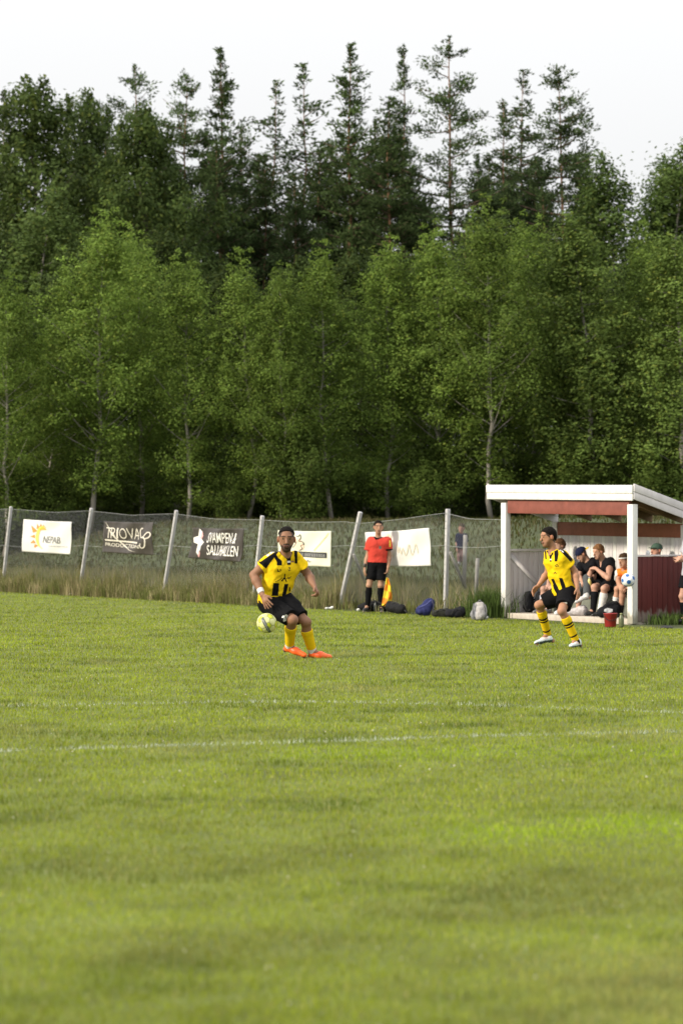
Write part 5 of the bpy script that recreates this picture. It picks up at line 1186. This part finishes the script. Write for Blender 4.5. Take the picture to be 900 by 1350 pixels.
def bottle(label, loc, h, r, color, cap, group=None, tilt=0.0):
    t = thing('bottle', label, 'bottle', loc, group); t.rotation_euler = (0, tilt, 0)
    nm = 'bottle_plastic_%03d' % int(color[0] * 500 + color[1] * 90 + h * 100); turned('bottle_body', [(.001, 0), (r * .95, 0), (r, .02), (r, h * .62), (r * .88, h * .7), (r * .45, h * .86), (r * .42, h * .90), (.001, h * .90)], mat(nm, color, .3, noise=.15, nscale=20, spec=.5), t)
    turned('bottle_cap', [(.001, h * .901), (r * .5, h * .901), (r * .48, h), (.001, h)], mat(nm + 'cap', cap, .4), t); return t
bottle('olive green water bottle standing right of the red bucket', gp(818.3, 827), .22, .042, (.10, .11, .05), (.25, .26, .12))
bottle('dark drinks bottle standing at the linesman feet', gp(495, 806.3), .20, .04, (.02, .025, .02), (.03, .03, .03))
bottle('small drinks bottle with yellow label hanging in the polo shirt man fist', jb(776.3, 776.5, .33), .20, .032, (.62, .52, .16), (.5, .5, .48))
bottle('white bottle standing on the cap rail of the dark red wall', shelter(Ls + .005, .28, 1.115), .07, .035, (.62, .62, .64), (.55, .55, .58))
o = shelter(.22, .42, .078); t = lump('rucksack', 'black rucksack on the shelter floor against the left half wall', 'backpack', [capsule(o + [-.10, .02, .10], o + [-.09, .04, .30], .10, .085, .05), capsule(o + [.10, -.02, .10], o + [.10, 0, .28], .11, .09, .05)], (.014, .014, .016), o, .008, cutz=.079)
strap(t, [o + [-.16, -.08, .36], o + [-.19, -.12, .16], o + [-.14, -.13, .02], o + [-.08, -.13, .06]], .013, (.02, .02, .02)); strap(t, [o + [-.03, 0, .38], o + [.02, 0, .42], o + [.07, 0, .37]], .010, (.02, .02, .02), 'grab_handle')
o = shelter(2.83, .06, .078); lc = lambda V: np.where((np.hypot((V[:, 0] - o[0] + .02) / .075, (V[:, 2] - o[2] - .12) / .036) < 1)[:, None], np.array([.55, .55, .56]), np.array([.012, .012, .014]))
t = lump('kit_bag', 'black kit bag with a pale oval patch behind the red bucket', 'bag', [capsule(o + [-.09, 0, .09], o + [.10, .03, .10], .10, .11, .05), capsule(o + [.0, .04, .16], o + [.09, .05, .20], .09, .08, .05)], (.012, .012, .014), o, .014, cutz=.079, col=lc); strap(t, [o + [-.08, -.06, .2], o + [.02, -.06, .30], o + [.13, -.03, .22]], .010, (.02, .02, .02), 'carry_strap')
o = shelter(1.85, .12, .078); t = lump('shoe_bag', 'crumpled pale grey shoe bag on the shelter floor below the crossed leg', 'bag', [capsule(o + [-.10, 0, .05], o + [.10, .02, .08], .05, .10, .05)], (.44, .41, .41), o, .014, 26, cutz=.079); strap(t, [o + [-.12, -.02, .07], o + [-.17, -.04, .04], o + [-.2, -.03, .02]], .010, (.5, .5, .5), 'drawstring')
o = shelter(1.42, .10, .078); t = lump('towel', 'small white towel bundle on the shelter floor behind the jogging player', 'towel', [capsule(o + [-.06, 0, .03], o + [.05, .02, .05], .045, .05, .03)], (.6, .6, .6), o, .01, 30, cutz=.079)
o = gp(878, 828); t = thing('marker_disc', 'flat black training disc lying on the grass right of the shelter', 'disc', o); turned('disc_body', [(.04, .035), (.05, .04), (.10, .012), (.105, .004), (.10, .003), (.05, .03), (.04, .035)], mat('black_plastic', (.02, .02, .02), .5), t)
for i, (x, y, w, lab) in enumerate([(95, 784.5, .09, 'white crumpled paper at the pitch edge below the sun banner'), (434, 803.5, .11, 'white crumpled paper at the pitch edge beside the leaning post'), (474, 805.5, .06, 'white scrap beside the long black duffel bag'), (577, 812.5, .05, 'white scrap before the black heap of bags'), (638, 816.8, .10, 'flattened pale wrapper at the foot of the grey backpack')]):
    o = gp(x, y, .02); f = SDF([capsule(o + [-w * .5, 0, .0], o + [w * .5, .02, .01], .022, .028, .02)], .008, .03); f.disp(.012, 40, i); tag(build_sdf('litter', f, m_cloth, None, np.array([.62, .62, .60]), o), lab, 'litter')
# tuft of tall weeds at the shelter post
def weed(name, label, a, b, n, hh, seed, rad=.22):
    r = np.random.default_rng(seed); c = shelter(a, b, 0); x = c[0] + r.normal(0, rad, n); y = c[1] + r.normal(0, rad * .7, n)
    col = np.tile([.075, .115, .03], (n, 1)) * r.uniform(.6, 1.5, n)[:, None]
    V, F, cc_ = blade_mesh(x, y, np.zeros(n) - .01, hh * r.uniform(.4, 1.1, n), np.full(n, .022), np.abs(r.normal(.2, .35, n)).clip(0, 1.2), r.uniform(0, 6.28, n), col, 2)
    return tag(link(name, np_mesh(name, V - c, F, cc_), m_grass, None, tuple(c)), label, 'weeds')
weed('weed_tuft', 'green clump of tall weeds at the foot of the left shelter post', -.28, -.12, 900, .55, 5)
weed('weed_tuft', 'low green weeds along the foot of the dark red wall', Ls + .22, .75, 700, .22, 6, .30)
